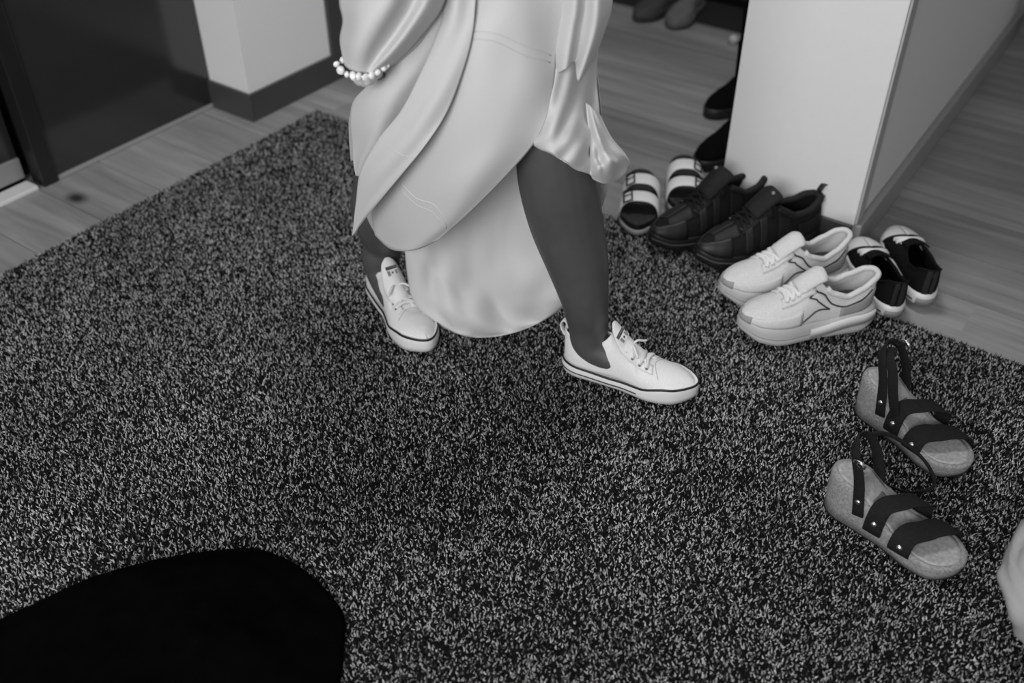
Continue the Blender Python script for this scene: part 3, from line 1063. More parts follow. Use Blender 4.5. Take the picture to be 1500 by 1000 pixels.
# ------------------------------------------------------------------ cork wedge sandals
def wedge(label, heel, toe, m, buckle_open):
    L = (Vector(heel) - Vector(toe)).length
    root = empty('wedge_sandal')
    place(root, heel, toe)
    tag(root, label, 'sandal', 'pair of cork wedge sandals')
    lat = table((0, .032), (.2, .035), (.45, .039), (.70, .050), (.85, .050), (1, .044))
    med = table((0, .032), (.2, .034), (.45, .036), (.70, .047), (.85, .048), (1, .044))
    zt = table((0, .097), (.18, .093), (.36, .068), (.58, .042), (.75, .034), (1, .036))
    zb = table((0, .001), (.75, .000), (.88, .003), (1, .010))
    l = Last(L, lat, med, zt, lambda t: zt(t) + .05, .1, 0, heel=.16, toe=.20, m=m)
    mid = lambda a: (lambda t: zb(t) + .004 + (zt(t) - zb(t) - .004) * a)
    mk('outsole', l.slab([(-.004, zb), (-.001, lambda t: zb(t) + .001), (-.001, lambda t: zb(t) + .004)]), M_BLK, root)
    body = mk('cork_wedge', l.slab([(-.002, mid(0)), (-.001, mid(.3)), (.0, mid(.6)), (.001, mid(.86)), (-.001, mid(.96)), (-.006, mid(1.0)), (-.012, lambda t: zt(t) - .003)], n=60), M_CORK, root)
    mk('footbed', l.slab([(-.008, lambda t: zt(t) - .004), (-.009, lambda t: zt(t) - .0005), (-.016, lambda t: zt(t) - .0015)], n=60), M_CORKT, root)
    # heel patch: small oval insert
    rows = []
    for j in range(7):
        k = j / 6
        rows.append([Vector((.30 * L + k * .036 * math.cos(a), k * .018 * math.sin(a), zt((.30 * L + k * .036 * math.cos(a)) / L) + .0008)) for a in [2 * PI * i / 20 for i in range(20)]])
    mk('heel_patch', grid(rows, close_u=True), M_PAD, root, solid=.001)

    def strap(name, t0, t1, hgt, wd_, zdip0, zdip1, lean=0.0, n=26):
        """from the +y side at t0 over to the -y side at t1"""
        pts, ref = [], []
        p0 = Vector((t0 * L, l.yc(t0) + l.hw(t0, 1) + .001, zt(t0) - zdip0))
        p1 = Vector((t1 * L, l.yc(t1) - l.hw(t1, -1) - .001, zt(t1) - zdip1))
        for i in range(n):
            k = i / (n - 1)
            a = PI * k
            ca, sa = math.cos(a), math.sin(a)
            kx = (1 - ca) / 2
            c = p0.lerp(p1, .5 - .5 * math.copysign(abs(ca) ** .7, ca))
            zz = p0.z + (p1.z - p0.z) * kx + hgt * abs(sa) ** .72
            ks = kx * kx * (3 - 2 * kx)
            ks = ks * ks * (3 - 2 * ks)
            pts.append(Vector((p0.x + (p1.x - p0.x) * ks, c.y + .003 * ca, zz)))
            ref.append(Vector((.10 * sa, ca, abs(sa) * 1.1 + .02)))
        o = mk(name, ribbon(pts, wd_, .0032, ref), M_STRAP, root)
        for idx in (2, n - 3):
            rv = mk('rivet', ball((0, 0, 0), .0056, .0056, .003, 10, 6), M_METAL, o)
            rv.location = pts[idx] + ref[idx].normalized() * .002
            rv.rotation_euler = ref[idx].normalized().to_track_quat('Z', 'Y').to_euler()
        return o, pts

    strap('toe_strap', .81, .63, .036, .038, .014, .014)
    strap('instep_strap', .60, .42, .060, .032, .016, .036)
    # heel straps: rise from both sides of the heel and meet round the ankle
    up = []
    for sd in (1, -1):
        a = Vector((.30 * L, sd * (l.hw(.30, sd) + .002), zt(.30) - .030))
        b = Vector((.24 * L, sd * .034, zt(.2) + .020))
        c = Vector((.17 * L, sd * .029, zt(.2) + .060))
        d = Vector((.12 * L, sd * .016, zt(.2) + .078))
        e = Vector((.10 * L, 0, zt(.2) + .082))
        pts = smooth_path([a, b, c, d, e], 20)
        ref = [Vector((-.5 * (i / 19) ** 2, sd, .05)) for i in range(20)]
        o = mk('heel_strap', ribbon(pts, [.020 - .004 * i / 19 for i in range(20)], .003, ref), M_STRAP, root)
        rv = mk('rivet', ball((0, 0, 0), .0056, .0056, .003, 10, 6), M_METAL, o)
        rv.location = pts[2] + Vector((0, sd * .002, 0))
        rv.rotation_euler = Vector((0, sd, 0)).to_track_quat('Z', 'Y').to_euler()
    # ankle strap: loop towards the instep with a hanging thin end and a buckle
    zz = zt(.2) + .062
    if buckle_open:
        a = Vector((.13 * L, -m * .020, zz + .012))
        pth = smooth_path([a, a + Vector((.03, -m * .020, .006)), a + Vector((.085, -m * .045, -.030)), a + Vector((.115, -m * .050, -.075)), a + Vector((.085, -m * .052, -.118)), a + Vector((.05, -m * .05, -.128))], 30)
        ref = [Vector((-.3, -m * 1.0, .3)) for _ in range(30)]
        mk('ankle_strap', ribbon(pth, [.014 - .008 * min(1, i / 12) for i in range(30)], .0025, ref), M_STRAP, root)
        bc = Vector((.205 * L, m * .030, zz - .004))
    else:
        a = Vector((.12 * L, m * .020, zz + .010))
        pth = smooth_path([Vector((.44 * L, m * .034, zt(.44) - .012)), Vector((.36 * L, m * .036, zt(.3) + .02)), Vector((.28 * L, m * .033, zz - .005)), Vector((.20 * L, m * .022, zz + .012)), Vector((.16 * L, 0, zz + .016))], 26)
        ref = [Vector((.3, m, .2)) for _ in range(26)]
        mk('ankle_strap', ribbon(pth, .018, .003, ref), M_STRAP, root)
        bc = Vector((.16 * L, -m * .040, zz + .006))
        pth = smooth_path([Vector((.13 * L, -m * .014, zz + .016)), Vector((.15 * L, -m * .03, zz + .012)), bc], 10)
        mk('buckle_tab', ribbon(pth, .016, .0028, [Vector((-.2, 0, 1.0))] * 10), M_STRAP, root)
    for k in range(2):
        aa, bb_ = (.011, .009) if k == 0 else (.007, .0085)
        pp = []
        for i in range(16):
            g = 2 * PI * i / 16
            pp.append(bc + Vector((.0 + aa * math.cos(g) + (.004 if k else 0), m * (.003 + .003 * k) + .004 * math.sin(g) * m * (1 if buckle_open else 0), bb_ * math.sin(g))))
        mk('buckle', tube(pp, .0013, 6, close=True), M_METAL, root)
    return root


# ================================================================== place the shoe collection
R1 = runner('white running shoe with dark zigzag side mark, beside the cork sandals', G(1262, 478), G(1078, 502), 1)
R2 = runner('white running shoe standing against the dark hiking shoe', G(1223, 419), G(1052, 451), -1)
H1 = hiker('dark hiking shoe pressed against the white running shoe', G(1188, 356), G(1018, 398), 1)
H2 = hiker('dark hiking shoe next to the white-strapped slides', G(1112, 317), G(952, 375), -1)
S1 = slide('white two-strap slide next to the hem of the satin dress', G(938, 270), G(931, 352), -1)
S2 = slide('white two-strap slide partly covered by the dark hiking shoe', G(1000, 249), G(1004, 329), 1)
B1 = black_canvas('black canvas sneaker with white toe cap touching the white running shoe', G(1304, 475), G(1252, 375), -1)
B2 = black_canvas('black canvas sneaker with white toe cap standing on the rug edge and planks', G(1349, 457), G(1304, 358), 1)
W1 = wedge('cork wedge sandal with its thin ankle strap hanging loose', G(1205, 739), G(1401, 853), -1, True)
W2 = wedge('cork wedge sandal with its ankle strap standing up, beside the running shoe', G(1252, 600), G(1409, 708), -1, False)


# ================================================================== PERSON
person = empty('person', G(730, 520))
tag(person, 'person in a gathered white satin dress and white canvas sneakers', 'person')
PINV = Matrix.Translation(-person.location)


def pw(o):
    """object given in world coordinates becomes a child of the person"""
    o.parent = person
    o.matrix_parent_inverse = PINV
    return o


class Panel:
    """cloth through rows of (px, py, depth) points"""

    def __init__(s, rows, fold=None):
        s.rows = [[V(*p) for p in r] for r in rows]
        s.fold = fold

    def at(s, u, v):
        p = crom([crom(r, u) for r in s.rows], v)
        if s.fold:
            p = p + FW * s.fold(u, v)
        return p

    def mesh(s, nu=40, nv=40):
        return grid([[s.at(i / nu, j / nv) for i in range(nu + 1)] for j in range(nv + 1)])

    def seam(s, pts, r=.0014, off=.002, n=24):
        q = smooth_path([Vector((a, b, 0)) for a, b in pts], n)
        return tube([s.at(p.x, p.y) - FW * off for p in q], r, 6)


def leg(rings, n=20):
    """rings: (px, py, D, half width px, depth ratio)"""
    rows = []
    rings = [(V(q[0], q[1], q[2]), q[3], q[4]) if len(q) == 5 else q for q in rings]
    cs = [q[0] for q in rings]
    dense = []
    K = 5
    for i in range((len(rings) - 1) * K + 1):
        k = i / ((len(rings) - 1) * K)
        c = crom(cs, k)
        par = crom([Vector((r[1], r[2], 0)) for r in rings], k)
        dense.append((c, par.x, par.y))
    for i, (c, hw, dr) in enumerate(dense):
        a, b = dense[max(i - 1, 0)][0], dense[min(i + 1, len(dense) - 1)][0]
        t = (b - a).normalized()
        depth = (c - C0).dot(FW)
        r = hw * depth / FPX
        sx = (RV - t * RV.dot(t)).normalized()
        sy = t.cross(sx)
        rows.append([c + sx * (r * math.cos(2 * PI * j / n)) + sy * (r * dr * math.sin(2 * PI * j / n)) for j in range(n)])
    v, f = grid(rows, close_u=True)
    f.append(tuple(range(n)))
    f.append(tuple(range((len(rows) - 1) * n, len(rows) * n)))
    return v, f


RH, RT = G(826, 542), G(1016, 592)
LH, LT = G(550, 426), G(630, 528)
LH = LT + (LH - LT).normalized() * .285
RH = RT + (RH - RT).normalized() * .275
worn_sneaker(person, RH - person.location, RT - person.location, -1)
worn_sneaker(person, LH - person.location, LT - person.location, 1)
for o in person.children:
    o.location.z = FZ
    o['label'] = 'white low canvas sneaker with black sole stripes'


def footpt(h, t, k, z, side=0.0):
    d = (t - h)
    s = Vector((-d.y, d.x, 0)).normalized()
    p = h + d * k + s * side
    return Vector((p.x, p.y, z))


# body: two legs, hips, torso, one arm with its hand, grown into one surface
rl = leg([(footpt(RH, RT, .62, .045), 22, .7), (footpt(RH, RT, .42, .062), 24, .9), (footpt(RH, RT, .20, .088), 27, .95), (862, 476, footpt(RH, RT, .19, 0).dot(HV), 30, .9), (857, 440, 1.545, 35, 1.0), (846, 385, 1.55, 46, .95), (828, 320, 1.55, 55, .92),
          (816, 262, 1.54, 58, .92), (806, 200, 1.54, 55, .95), (790, 120, 1.57, 62, .95), (770, 20, 1.60, 72, .95), (745, -110, 1.62, 82, .95)])
ll = leg([(footpt(LH, LT, .62, .045), 22, .7), (footpt(LH, LT, .42, .062), 24, .9), (footpt(LH, LT, .19, .088), 24, .95), (footpt(LH, LT, .175, .125), 27, .95), (562, 352, footpt(LH, LT, .17, 0).dot(HV), 31, .95), (556, 310, 1.77, 42, .95), (566, 250, 1.75, 44, .92), (582, 180, 1.71, 47, .95),
          (605, 100, 1.69, 58, .95), (630, 0, 1.67, 70, .95), (655, -110, 1.65, 80, .95)])
hips = leg([(700, -60, 1.62, 110, .6), (700, -130, 1.62, 128, .62), (702, -220, 1.62, 112, .62), (704, -310, 1.62, 92, .62), (704, -420, 1.62, 105, .62), (706, -560, 1.62, 120, .6), (706, -680, 1.62, 60, .7)])
arm = leg([(600, -560, 1.60, 40, 1), (560, -420, 1.52, 36, 1), (545, -250, 1.47, 32, 1), (545, -100, 1.45, 28, 1), (540, 20, 1.45, 24, .8), (538, 78, 1.46, 19, .75), (540, 94, 1.465, 20, .6), (544, 108, 1.475, 17, .6)])
fingers = []
for i, (fx, ln) in enumerate(((527, 1.0), (536, 1.12), (545, 1.15), (554, 1.05))):
    fingers.append(leg([(fx + 2, 92, 1.468, 7, 1), (fx, 106, 1.468, 6.6, 1), (fx + 3, 109 + 3 * ln, 1.48, 6.2, 1), (fx + 8, 107, 1.495, 5.6, 1)], n=10))
thumb = leg([(554, 84, 1.462, 8, 1), (564, 90, 1.468, 7, 1), (572, 96, 1.475, 6, 1)], n=10)
body = pw(mk('body', join(rl, ll, hips, arm, thumb, *fingers), M_SKIN))
rm = body.modifiers.new('remesh', 'REMESH')
rm.mode = 'VOXEL'
rm.voxel_size = 0.0045
rm.use_smooth_shade = True
sm = body.modifiers.new('smooth', 'SMOOTH')
sm.factor = 0.5
sm.iterations = 6

# dress: bodice and an underskirt first, then the gathered panels
rows = []
for cx, cy, D, hw, dr in ((700, 20, 1.63, 118, .60), (700, -60, 1.63, 128, .60), (700, -130, 1.63, 134, .62), (702, -220, 1.62, 120, .66), (704, -310, 1.62, 100, .70), (704, -420, 1.62, 113, .68), (706, -560, 1.62, 122, .64)):
    rows.append((cx, cy, D, hw, dr))
bv, bf = leg(rows, n=40)
dress = pw(mk('dress', (bv, bf[:-2]), M_SATIN, solid=.002))
dress['label'] = 'white satin dress gathered up in folds'


def cloth(name, panel, nu=44, nv=44, th=.0016):
    o = mk(name, panel.mesh(nu, nv), M_SATIN, solid=th, off=0)
    o.parent = dress
    return o


def seam(pan, pts, r=.0014, off=.001):
    o = mk('seam', pan.seam(pts, r, off), M_SATIN)
    o.parent = dress
    return o


def wav(u, f, ph=0.0):
    return math.sin(2 * PI * (u * f + ph))


# 1 raised front panel
fp = Panel([
    [(640, -130, 1.53), (700, -130, 1.50), (765, -130, 1.50), (832, -130, 1.55)],
    [(648, 0, 1.51), (705, 0, 1.47), (770, 0, 1.465), (834, 5, 1.51)],
    [(640, 65, 1.51), (700, 58, 1.455), (760, 66, 1.45), (816, 76, 1.495)],
    [(612, 140, 1.52), (680, 138, 1.455), (750, 138, 1.435), (809, 140, 1.48)],
    [(582, 205, 1.54), (650, 208, 1.47), (722, 206, 1.44), (790, 198, 1.465)],
    [(556, 262, 1.58), (612, 272, 1.51), (680, 268, 1.46), (742, 256, 1.465)],
    [(545, 305, 1.62), (588, 328, 1.56), (640, 330, 1.515), (686, 312, 1.495)],
    [(550, 345, 1.65), (572, 364, 1.61), (604, 367, 1.57), (640, 352, 1.54)]],
    fold=lambda u, v: .004 * wav(u + v * .4, 1.6) * (v > 0) + .003 * wav(u * .8 - v, 2.2))
cloth('front_panel', fp, 50, 60)
seam(fp, [(.30, .262), (.5, .262), (.72, .285), (.95, .302)], .0012, .0006)
seam(fp, [(.30, .288), (.5, .288), (.72, .312), (.95, .325)], .0014, .0006)
seam(fp, [(.20, .715), (.36, .755), (.52, .775), (.68, .83), (.86, .90)], .0014, .0008)
seam(fp, [(.22, .735), (.38, .775), (.54, .80), (.66, .84)], .0011, .0006)

# hem flap below the seam on the left
lf = Panel([
    [(540, 250, 1.60), (552, 258, 1.595), (566, 262, 1.59)],
    [(536, 290, 1.63), (548, 295, 1.615), (560, 300, 1.60)],
    [(538, 318, 1.66), (547, 325, 1.64), (556, 330, 1.625)],
    [(550, 342, 1.67), (553, 346, 1.66), (556, 350, 1.65)]])
cloth('left_lining', lf, 10, 16)

# 2 left drape, outer layer that ends in a long tip
ld = Panel([
    [(655, -130, 1.5), (675, -130, 1.486), (702, -130, 1.49)],
    [(652, 0, 1.475), (672, 0, 1.4588), (697, 0, 1.465)],
    [(640, 50, 1.465), (665, 55, 1.4474), (690, 62, 1.45)],
    [(614, 112, 1.465), (645, 115, 1.4438), (673, 118, 1.445)],
    [(588, 162, 1.475), (620, 168, 1.4487), (652, 168, 1.445)],
    [(553, 205, 1.5), (592, 215, 1.4638), (622, 214, 1.45)],
    [(528, 250, 1.53), (560, 258, 1.4946), (592, 252, 1.475)],
    [(522, 295, 1.56), (540, 298, 1.5341), (558, 292, 1.515)],
    [(518, 332, 1.585), (524, 330, 1.575), (531, 324, 1.565)],
    [(516, 344, 1.59), (518, 343, 1.5877), (521, 340, 1.585)]],
    fold=lambda u, v: .003 * wav(u * .7 + v, 2.0))
cloth('left_drape', ld, 24, 70)
seam(ld, [(.02, .555), (.3, .57), (.6, .585), (.97, .60)], .001, .0006)

# 3 layer behind it, rounding out at the left
lb = Panel([
    [(602, -60, 1.53), (630, -60, 1.50), (665, -60, 1.50)],
    [(580, 40, 1.52), (612, 40, 1.48), (655, 30, 1.485)],
    [(552, 108, 1.52), (590, 100, 1.475), (632, 92, 1.485)],
    [(519, 146, 1.545), (560, 146, 1.48), (606, 140, 1.49)],
    [(513, 178, 1.56), (548, 182, 1.495), (588, 172, 1.50)],
    [(516, 206, 1.57), (540, 212, 1.52), (566, 208, 1.51)],
    [(518, 236, 1.58), (528, 240, 1.555), (542, 240, 1.54)],
    [(521, 257, 1.585), (525, 258, 1.575), (530, 258, 1.565)]],
    fold=lambda u, v: .003 * wav(u + v * .6, 1.7))
cloth('left_back_layer', lb, 24, 50)

# 4 sleeve: a full sleeve that narrows at the wrist
srows = []
sring = [(590, -260, 1.50, 80), (588, -120, 1.49, 78), (582, -30, 1.485, 70), (570, 20, 1.48, 60), (553, 55, 1.475, 46), (541, 78, 1.47, 34), (535, 90, 1.468, 27), (533, 96, 1.466, 24)]
cs = [V(a, b, c) for a, b, c, _ in sring]
for i in range(61):
    k = i / 60
    c = crom(cs, k)
    hw = crom([Vector((r[3], 0, 0)) for r in sring], k).x
    t = (crom(cs, min(k + .02, 1)) - crom(cs, max(k - .02, 0))).normalized()
    depth = (c - C0).dot(FW)
    r = hw * depth / FPX
    sx = (RV - t * RV.dot(t)).normalized()
    sy = t.cross(sx)
    ring_ = []
    for j in range(48):
        a = 2 * PI * j / 48
        g = 1 + .035 * math.sin(a * 5 + k * 5) + .05 * math.sin(a * 3 - k * 7)
        ring_.append(c + sx * (r * g * math.cos(a)) + sy * (r * g * .42 * math.sin(a)))
    srows.append(ring_)
slv = mk('sleeve', grid(srows, close_u=True), M_SATIN, solid=.0016)
slv.parent = dress
# swag of cloth running from the wrist up to the hip, over the sleeve
sw = Panel([
    [(520, -130, 1.52), (500, -60, 1.50), (497, 0, 1.49), (502, 30, 1.485), (498, 60, 1.48), (505, 96, 1.465)],
    [(560, -130, 1.46), (540, -60, 1.43), (530, 0, 1.42), (525, 35, 1.415), (517, 70, 1.425), (515, 103, 1.445)],
    [(610, -130, 1.43), (590, -60, 1.405), (572, 0, 1.395), (552, 40, 1.40), (534, 75, 1.415), (526, 107, 1.44)],
    [(640, -130, 1.46), (625, -60, 1.445), (606, 0, 1.435), (580, 45, 1.435), (553, 82, 1.437), (537, 107, 1.44)],
    [(655, -130, 1.44), (642, -60, 1.42), (626, 0, 1.412), (598, 46, 1.412), (568, 83, 1.418), (546, 105, 1.438)],
    [(672, -130, 1.48), (662, -60, 1.465), (650, 5, 1.46), (617, 53, 1.46), (584, 87, 1.46), (556, 103, 1.46)]])
cloth('swag', sw, 40, 40)
cf = Panel([
    [(512, 104, 1.452), (530, 107, 1.445), (548, 105, 1.447), (562, 98, 1.455)],
    [(516, 116, 1.455), (530, 119, 1.447), (546, 117, 1.45), (560, 108, 1.458)],
    [(522, 123, 1.462), (531, 126, 1.455), (543, 124, 1.457), (556, 114, 1.466)],
    [(526, 122, 1.475), (533, 125, 1.47), (542, 122, 1.472), (553, 112, 1.478)]],
    fold=lambda u, v: .003 * wav(u, 3.0))
cloth('cuff', cf, 24, 12)

# 5 right side: overlayer with pointed pleats
ro = Panel([
    [(817, -130, 1.55), (845, -130, 1.50), (862, -130, 1.53), (880, -130, 1.52), (905, -130, 1.56)],
    [(817, 0, 1.52), (842, 0, 1.475), (858, 0, 1.50), (876, 0, 1.48), (897, 0, 1.53)],
    [(809, 40, 1.515), (836, 42, 1.47), (852, 40, 1.495), (872, 42, 1.475), (888, 38, 1.53)],
    [(806, 75, 1.51), (830, 82, 1.465), (846, 78, 1.495), (860, 84, 1.475), (875, 74, 1.53)],
    [(808, 112, 1.505), (828, 101, 1.465), (842, 90, 1.495), (848, 118, 1.48), (872, 80, 1.53)]])
cloth('right_overlayer', ro, 50, 40)
# 6 right under layer down to the knee
ru = Panel([
    [(800, -60, 1.54), (825, -60, 1.53), (852, -60, 1.54), (888, -60, 1.58)],
    [(800, 40, 1.52), (825, 40, 1.505), (850, 40, 1.53), (878, 40, 1.58)],
    [(800, 100, 1.505), (822, 105, 1.485), (846, 110, 1.525), (874, 100, 1.58)],
    [(796, 150, 1.49), (820, 158, 1.465), (846, 160, 1.52), (877, 150, 1.575)],
    [(786, 188, 1.475), (814, 198, 1.44), (842, 202, 1.455), (880, 190, 1.54)],
    [(776, 206, 1.47), (808, 222, 1.435), (838, 230, 1.44), (880, 225, 1.52)],
    [(784, 212, 1.475), (816, 231, 1.44), (842, 246, 1.445), (872, 262, 1.53)]],
    fold=lambda u, v: .007 * wav(u - v * .5, 1.8) * min(1, v * 2) + .004 * wav(u + v, 3.1))
cloth('right_underlayer', ru, 50, 50)
# 7 scrunched flounce at the far right
rf = Panel([
    [(858, 150, 1.53), (868, 158, 1.515), (878, 168, 1.54)],
    [(862, 195, 1.50), (878, 195, 1.485), (896, 200, 1.54)],
    [(864, 222, 1.485), (888, 222, 1.47), (915, 226, 1.54)],
    [(864, 240, 1.48), (890, 240, 1.465), (922, 240, 1.55)],
    [(864, 254, 1.485), (886, 256, 1.475), (914, 256, 1.55)],
    [(868, 262, 1.50), (884, 268, 1.50), (904, 264, 1.56)]],
    fold=lambda u, v: (.008 * wav(u * .6 + v * 1.2, 1.6) + .007 * wav(u * 1.1 - v * .5, 2.4) + .010 * noise.noise(Vector((u * 4, v * 5, 2.2)))) * math.sin(PI * min(1, v * 1.02) * .9 + .1))
cloth('flounce', rf, 36, 40)
seam(rf, [(.04, .93), (.3, .97), (.6, .985), (.95, .97)], .0014)
# 8 the train behind the legs, down to the rug
tr = Panel([
    [(560, 40, 1.74), (640, 40, 1.76), (720, 40, 1.76), (800, 40, 1.74), (868, 60, 1.68)],
    [(575, 180, 1.73), (640, 180, 1.745), (720, 180, 1.745), (800, 180, 1.73), (882, 190, 1.66)],
    [(590, 290, 1.71), (650, 285, 1.72), (720, 280, 1.73), (790, 270, 1.715), (890, 262, 1.66)],
    [(594, 350, 1.70), (650, 348, 1.70), (715, 345, 1.715), (785, 330, 1.70), (886, 290, 1.66)],
    [(597, 400, 1.695), (650, 405, 1.685), (720, 402, 1.70), (790, 385, 1.69), (872, 330, 1.67)],
    [(606, 440, 1.69), (660, 452, 1.675), (730, 450, 1.685), (800, 428, 1.685), (856, 380, 1.68)],
    [(632, 470, 1.685), (682, 487, 1.67), (748, 482, 1.675), (806, 458, 1.69), (846, 420, 1.69)],
    [(650, 480, 1.685), (694, 494, 1.672), (754, 487, 1.675), (808, 462, 1.70), (842, 432, 1.70)]],
    fold=lambda u, v: (.050 * noise.noise(Vector((u * 3.2 + v * 1.0, v * 2.6 - u * 1.6, 3.1))) + .034 * abs(noise.noise(Vector((u * 4.5 - v * 2.4, v * 2.2 + u * 1.1, 7.7)))) + .014 * noise.noise(Vector((u * 9, v * 7, 1.2)))) * min(1, max(0, v - .2) * 2.2) * (1 - max(0, v - .88) * 6) - .020)
cloth('train', tr, 70, 70)

# 9 the skirt closing round the left side and the back
cols = [(536, 1.545), (513, 1.63), (512, 1.75), (545, 1.83), (640, 1.86), (740, 1.855), (830, 1.80), (866, 1.70)]
bp = Panel([[(x0 + dx * (.6 if i in (0, 1, 2) else 0), yy, d) for i, (x0, d) in enumerate(cols)] for yy, dx in ((-110, 90), (-20, 84), (70, 76), (125, 52), (165, 8), (200, 4), (236, 8))],
           fold=lambda u, v: .007 * wav(u, 5.0) * v)
cloth('back_panel', bp, 70, 30)

# bracelet of pale beads round the wrist
br = empty('bracelet')
br.parent = person
bc0 = V(531, 102, 1.457)
prevb = None
path_b = [(493, 94, 1.462), (499, 103, 1.452), (508, 109, 1.442), (517, 111, 1.434), (526, 112, 1.430), (536, 113, 1.43), (545, 110, 1.434), (553, 106, 1.438), (562, 100, 1.445), (566, 95, 1.452)]
bpts = [V(*p) - person.location for p in path_b]
back = [V(562, 92, 1.47) - person.location, V(545, 88, 1.48) - person.location, V(520, 86, 1.48) - person.location, V(502, 88, 1.475) - person.location]
cord = mk('cord', tube(bpts + back, .0011, 6, close=True), M_METAL, br)
rnd = random.Random(4)
for i, p in enumerate(bpts + back):
    b = mk('bead', ball((0, 0, 0), .0062 * rnd.uniform(.8, 1.25), .0052 * rnd.uniform(.8, 1.2), .0058 * rnd.uniform(.8, 1.3), 7, 5), M_BEAD, br, smooth=(i % 2 == 0))
    b.location = p
    b.rotation_euler = (rnd.uniform(0, 3), rnd.uniform(0, 3), rnd.uniform(0, 3))


# ================================================================== black cloth bundle, pale satin bundle
def mound(name, outline, height, m, seed, prof=2.2, namp=.02, nfreq=6.0, n_r=22, n_a=90):
    pts = [G(*p) for p in outline]
    c = sum(pts, Vector()) / len(pts)
    o = empty_loc = c
    loop = pts + [pts[0]]
    rows = []
    m_ = len(pts)

    def per(t):
        x = t * m_
        i = int(x) % m_
        k = x - int(x)
        p0, p1, p2, p3 = pts[i - 1], pts[i], pts[(i + 1) % m_], pts[(i + 2) % m_]
        return 0.5 * ((2 * p1) + (p2 - p0) * k + (2 * p0 - 5 * p1 + 4 * p2 - p3) * k * k + (3 * p1 - p0 - 3 * p2 + p3) * k ** 3)
    for j in range(n_r + 1):
        k = (j / n_r) ** .8
        r = []
        for a in range(n_a):
            e = per(a / n_a)
            p = c.lerp(e, k)
            h = height * max(0, 1 - k ** prof)
            nz = noise.fractal(Vector((p.x * nfreq, p.y * nfreq, seed)), 1.0, 2.0, 4)
            ridge = abs(noise.noise(Vector((p.x * nfreq * 1.6, p.y * nfreq * .7, seed + 5))))
            h += (nz * namp - ridge * namp * .9) * (1 - k ** 6)
            r.append(Vector((p.x - c.x, p.y - c.y, max(h, 0) + .019)))
        rows.append(r)
    rows.append([Vector((q.x * .995, q.y * .995, .016)) for q in rows[-1]])
    ob = mk(name, grid(rows, close_u=True), m)
    ob.location = (c.x, c.y, 0)
    return ob


bk = mound('black_cloth_bundle', [(0, 920), (60, 892), (123, 862), (200, 838), (261, 824), (320, 816), (377, 814), (428, 832), (463, 858), (490, 886), (507, 915), (506, 960), (500, 1010), (470, 1080), (370, 1140), (120, 1150), (-120, 1110), (-140, 990)], .055, M_VELVET, 3.0, 2.6)
tag(bk, 'crumpled black velvety cloth bundle lying on the speckled rug', 'cloth')

# pale satin bundle at the right
cb = G(1626, 872, .15)
rows = []
for j in range(45):
    a = -PI / 2 * .92 + (PI / 2 * .92 + PI / 2) * j / 44
    r = []
    for i in range(96):
        g = 2 * PI * i / 96
        dv = Vector((math.cos(g) * math.cos(a), math.sin(g) * math.cos(a), math.sin(a)))
        wp = dv * 1.6 + Vector((2.1, .7, 5.2)) + noise.noise_vector(dv * 1.3) * .6
        fo = 1 + .08 * noise.noise(wp) - .11 * (.35 - abs(noise.noise(Vector((wp.x * 2.6, wp.y * 1.2, wp.z * 1.6))))) + .015 * noise.noise(wp * 4)
        R_ = .150 * fo
        r.append(Vector((R_ * math.cos(a) * math.cos(g), R_ * math.cos(a) * math.sin(g), .15 + .15 * math.sin(a) * (1 + (fo - 1) * .6))))
    rows.append(r)
sb = mk('satin_bundle', grid(rows, close_u=True), mat('pale_satin', .42, .4, .4, 400, .03, .05), None)
sb.location = (cb.x, cb.y, .022)
tag(sb, 'rounded bundle of pale satin cloth beside the cork sandals', 'cloth')


# ================================================================== things behind the wall end
def boot(label, heel, toe, hgt, m):
    L = (Vector(heel) - Vector(toe)).length
    root = empty('boot')
    place(root, heel, toe, 0.0)
    tag(root, label, 'boot', 'pair of black boots')
    lat = table((0, .032), (.3, .035), (.68, .046), (1, .038))
    l = Last(L, lat, lat, lambda t: .03, table((0, .10), (.2, .11), (.35, .12), (.45, .10), (.6, .078), (.8, .064), (1, .05)), .40, .035, a0=.02, a1=.94, m=m)
    mk('upper', l.upper(n=40, nv=9), M_BLIN, root, weld=True)
    mk('sole', l.slab([(0, 0), (.004, .004), (.004, .026), (0, .032)]), M_BLK, root)
    rings = []
    for k, (zx, cx, rx, ry) in enumerate(((.085, .20, .050, .034), (.13, .19, .052, .040), (hgt * .6, .20, .056, .048), (hgt * .9, .19, .060, .052), (hgt, .19, .062, .054))):
        rings.append([Vector((cx * L + rx * math.cos(2 * PI * i / 24), ry * math.sin(2 * PI * i / 24), zx)) for i in range(24)])
    mk('shaft', grid(rings, close_u=True), M_BLIN, root, solid=.004)
    return root


for (tx, ty), hg, m_, lb_ in (((1022, 250), .30, 1, 'black boot behind the white wall end, nearer the hiking shoes'), ((1036, 174), .27, -1, 'black boot behind the white wall end, further into the passage')):
    tq = G(tx, ty)
    boot(lb_, tq + Vector((.05, .255, 0)), tq, hg, m_)

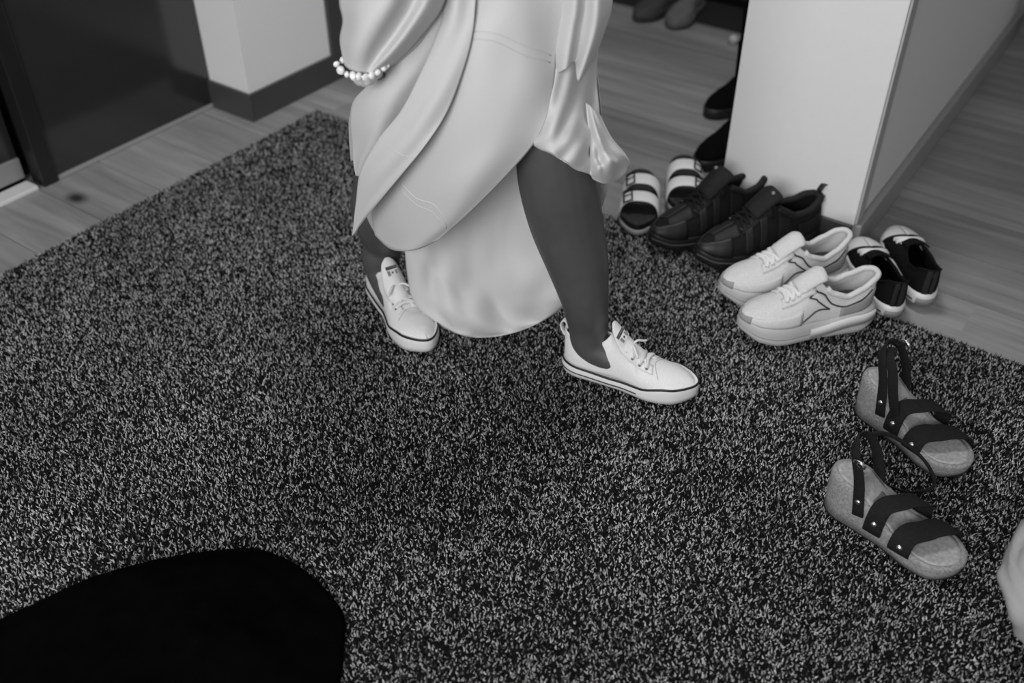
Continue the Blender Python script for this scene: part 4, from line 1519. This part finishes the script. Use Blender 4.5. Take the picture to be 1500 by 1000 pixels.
# dark low bench at the end of the passage with shoes under it
p0, p1 = G(903, 5), G(1082, 48)
by = (p0.y + p1.y) / 2
bench = empty('low_bench', (p1.x - .5, by + .15, .0085))
tag(bench, 'dark low bench standing deep in the passage', 'bench')
mk('seat', box(-.75, .60, 0, .36, .30, .34), M_DFRAME, bench, smooth=False, bevel=.006)
mk('shelf', box(-.73, .58, .03, .34, .03, .05), M_DFRAME, bench, smooth=False, bevel=.004)
for sx in (-.72, .55):
    mk('side_panel', box(sx, sx + .03, .02, .35, 0, .30), M_DFRAME, bench, smooth=False)
mat_dark = mk('doormat', box(-.85, .66, -.15, .42, 0.0, .008), mat('dark_mat', .012, .95), smooth=False)
mat_dark.location = (p1.x - .5, by + .15, 0)
tag(mat_dark, 'dark mat under the low bench in the passage', 'doormat')


def plain_shoe(label, loc, rz, v, m):
    root = empty('low_shoe', loc, rz)
    tag(root, label, 'shoe')
    mm = mat('shoe_grey_%d' % int(v * 1000), v, .7)
    l = canvas_last(.26, m, table((0, .085), (.2, .065), (.4, .09), (.6, .068), (.85, .05), (1, .04)))
    mk('upper', l.upper(n=40, nv=8), mm, root, solid=.003, off=-1, weld=True)
    mk('sole', l.slab([(0, 0), (.004, .004), (.004, .026), (0, .030)]), mm, root)
    return root


q1, q2 = G(988, 14), G(1018, 14)
plain_shoe('mid-grey low shoe on the dark mat before the bench', (q1.x, q1.y + .06, .009), -PI / 2 - .2, .05, 1)
plain_shoe('pale grey low shoe on the dark mat before the bench', (q2.x, q2.y + .03, .009), -PI / 2 + .1, .13, -1)

ds = empty('door_stop', G(1074, 64))
tag(ds, 'small pale round door stop on the planks by the wall', 'door stop')
mk('body', ([p for p in ball((0, 0, .016), .017, .017, .016, 14, 8)[0]], ball((0, 0, 0), 1, 1, 1, 14, 8)[1]), mat('stop_pale', .5, .5), ds)
mk('base', tube([Vector((0, 0, 0)), Vector((0, 0, .006))], .019, 16), M_PATCHG, ds)

bg = G(1500, 72)
bag = empty('dark_bag', (bg.x + .12, bg.y + .1, 0), .2)
tag(bag, 'dark soft bag on the floor along the grey wall side', 'bag')
rows = []
for j in range(13):
    a = -PI / 2 + PI * j / 12
    rows.append([Vector((.14 * math.copysign(abs(math.cos(g)) ** .6, math.cos(g)) * abs(math.cos(a)) ** .45, .09 * math.copysign(abs(math.sin(g)) ** .6, math.sin(g)) * abs(math.cos(a)) ** .45, .12 + .12 * math.sin(a))) for g in [2 * PI * i / 28 for i in range(28)]])
mk('body', grid(rows, close_u=True), M_BCANV, bag)
mk('handle', tube(smooth_path([(-.07, 0, .22), (-.06, 0, .31), (0, 0, .34), (.06, 0, .31), (.07, 0, .22)], 20), .007, 8), M_BCANV, bag)
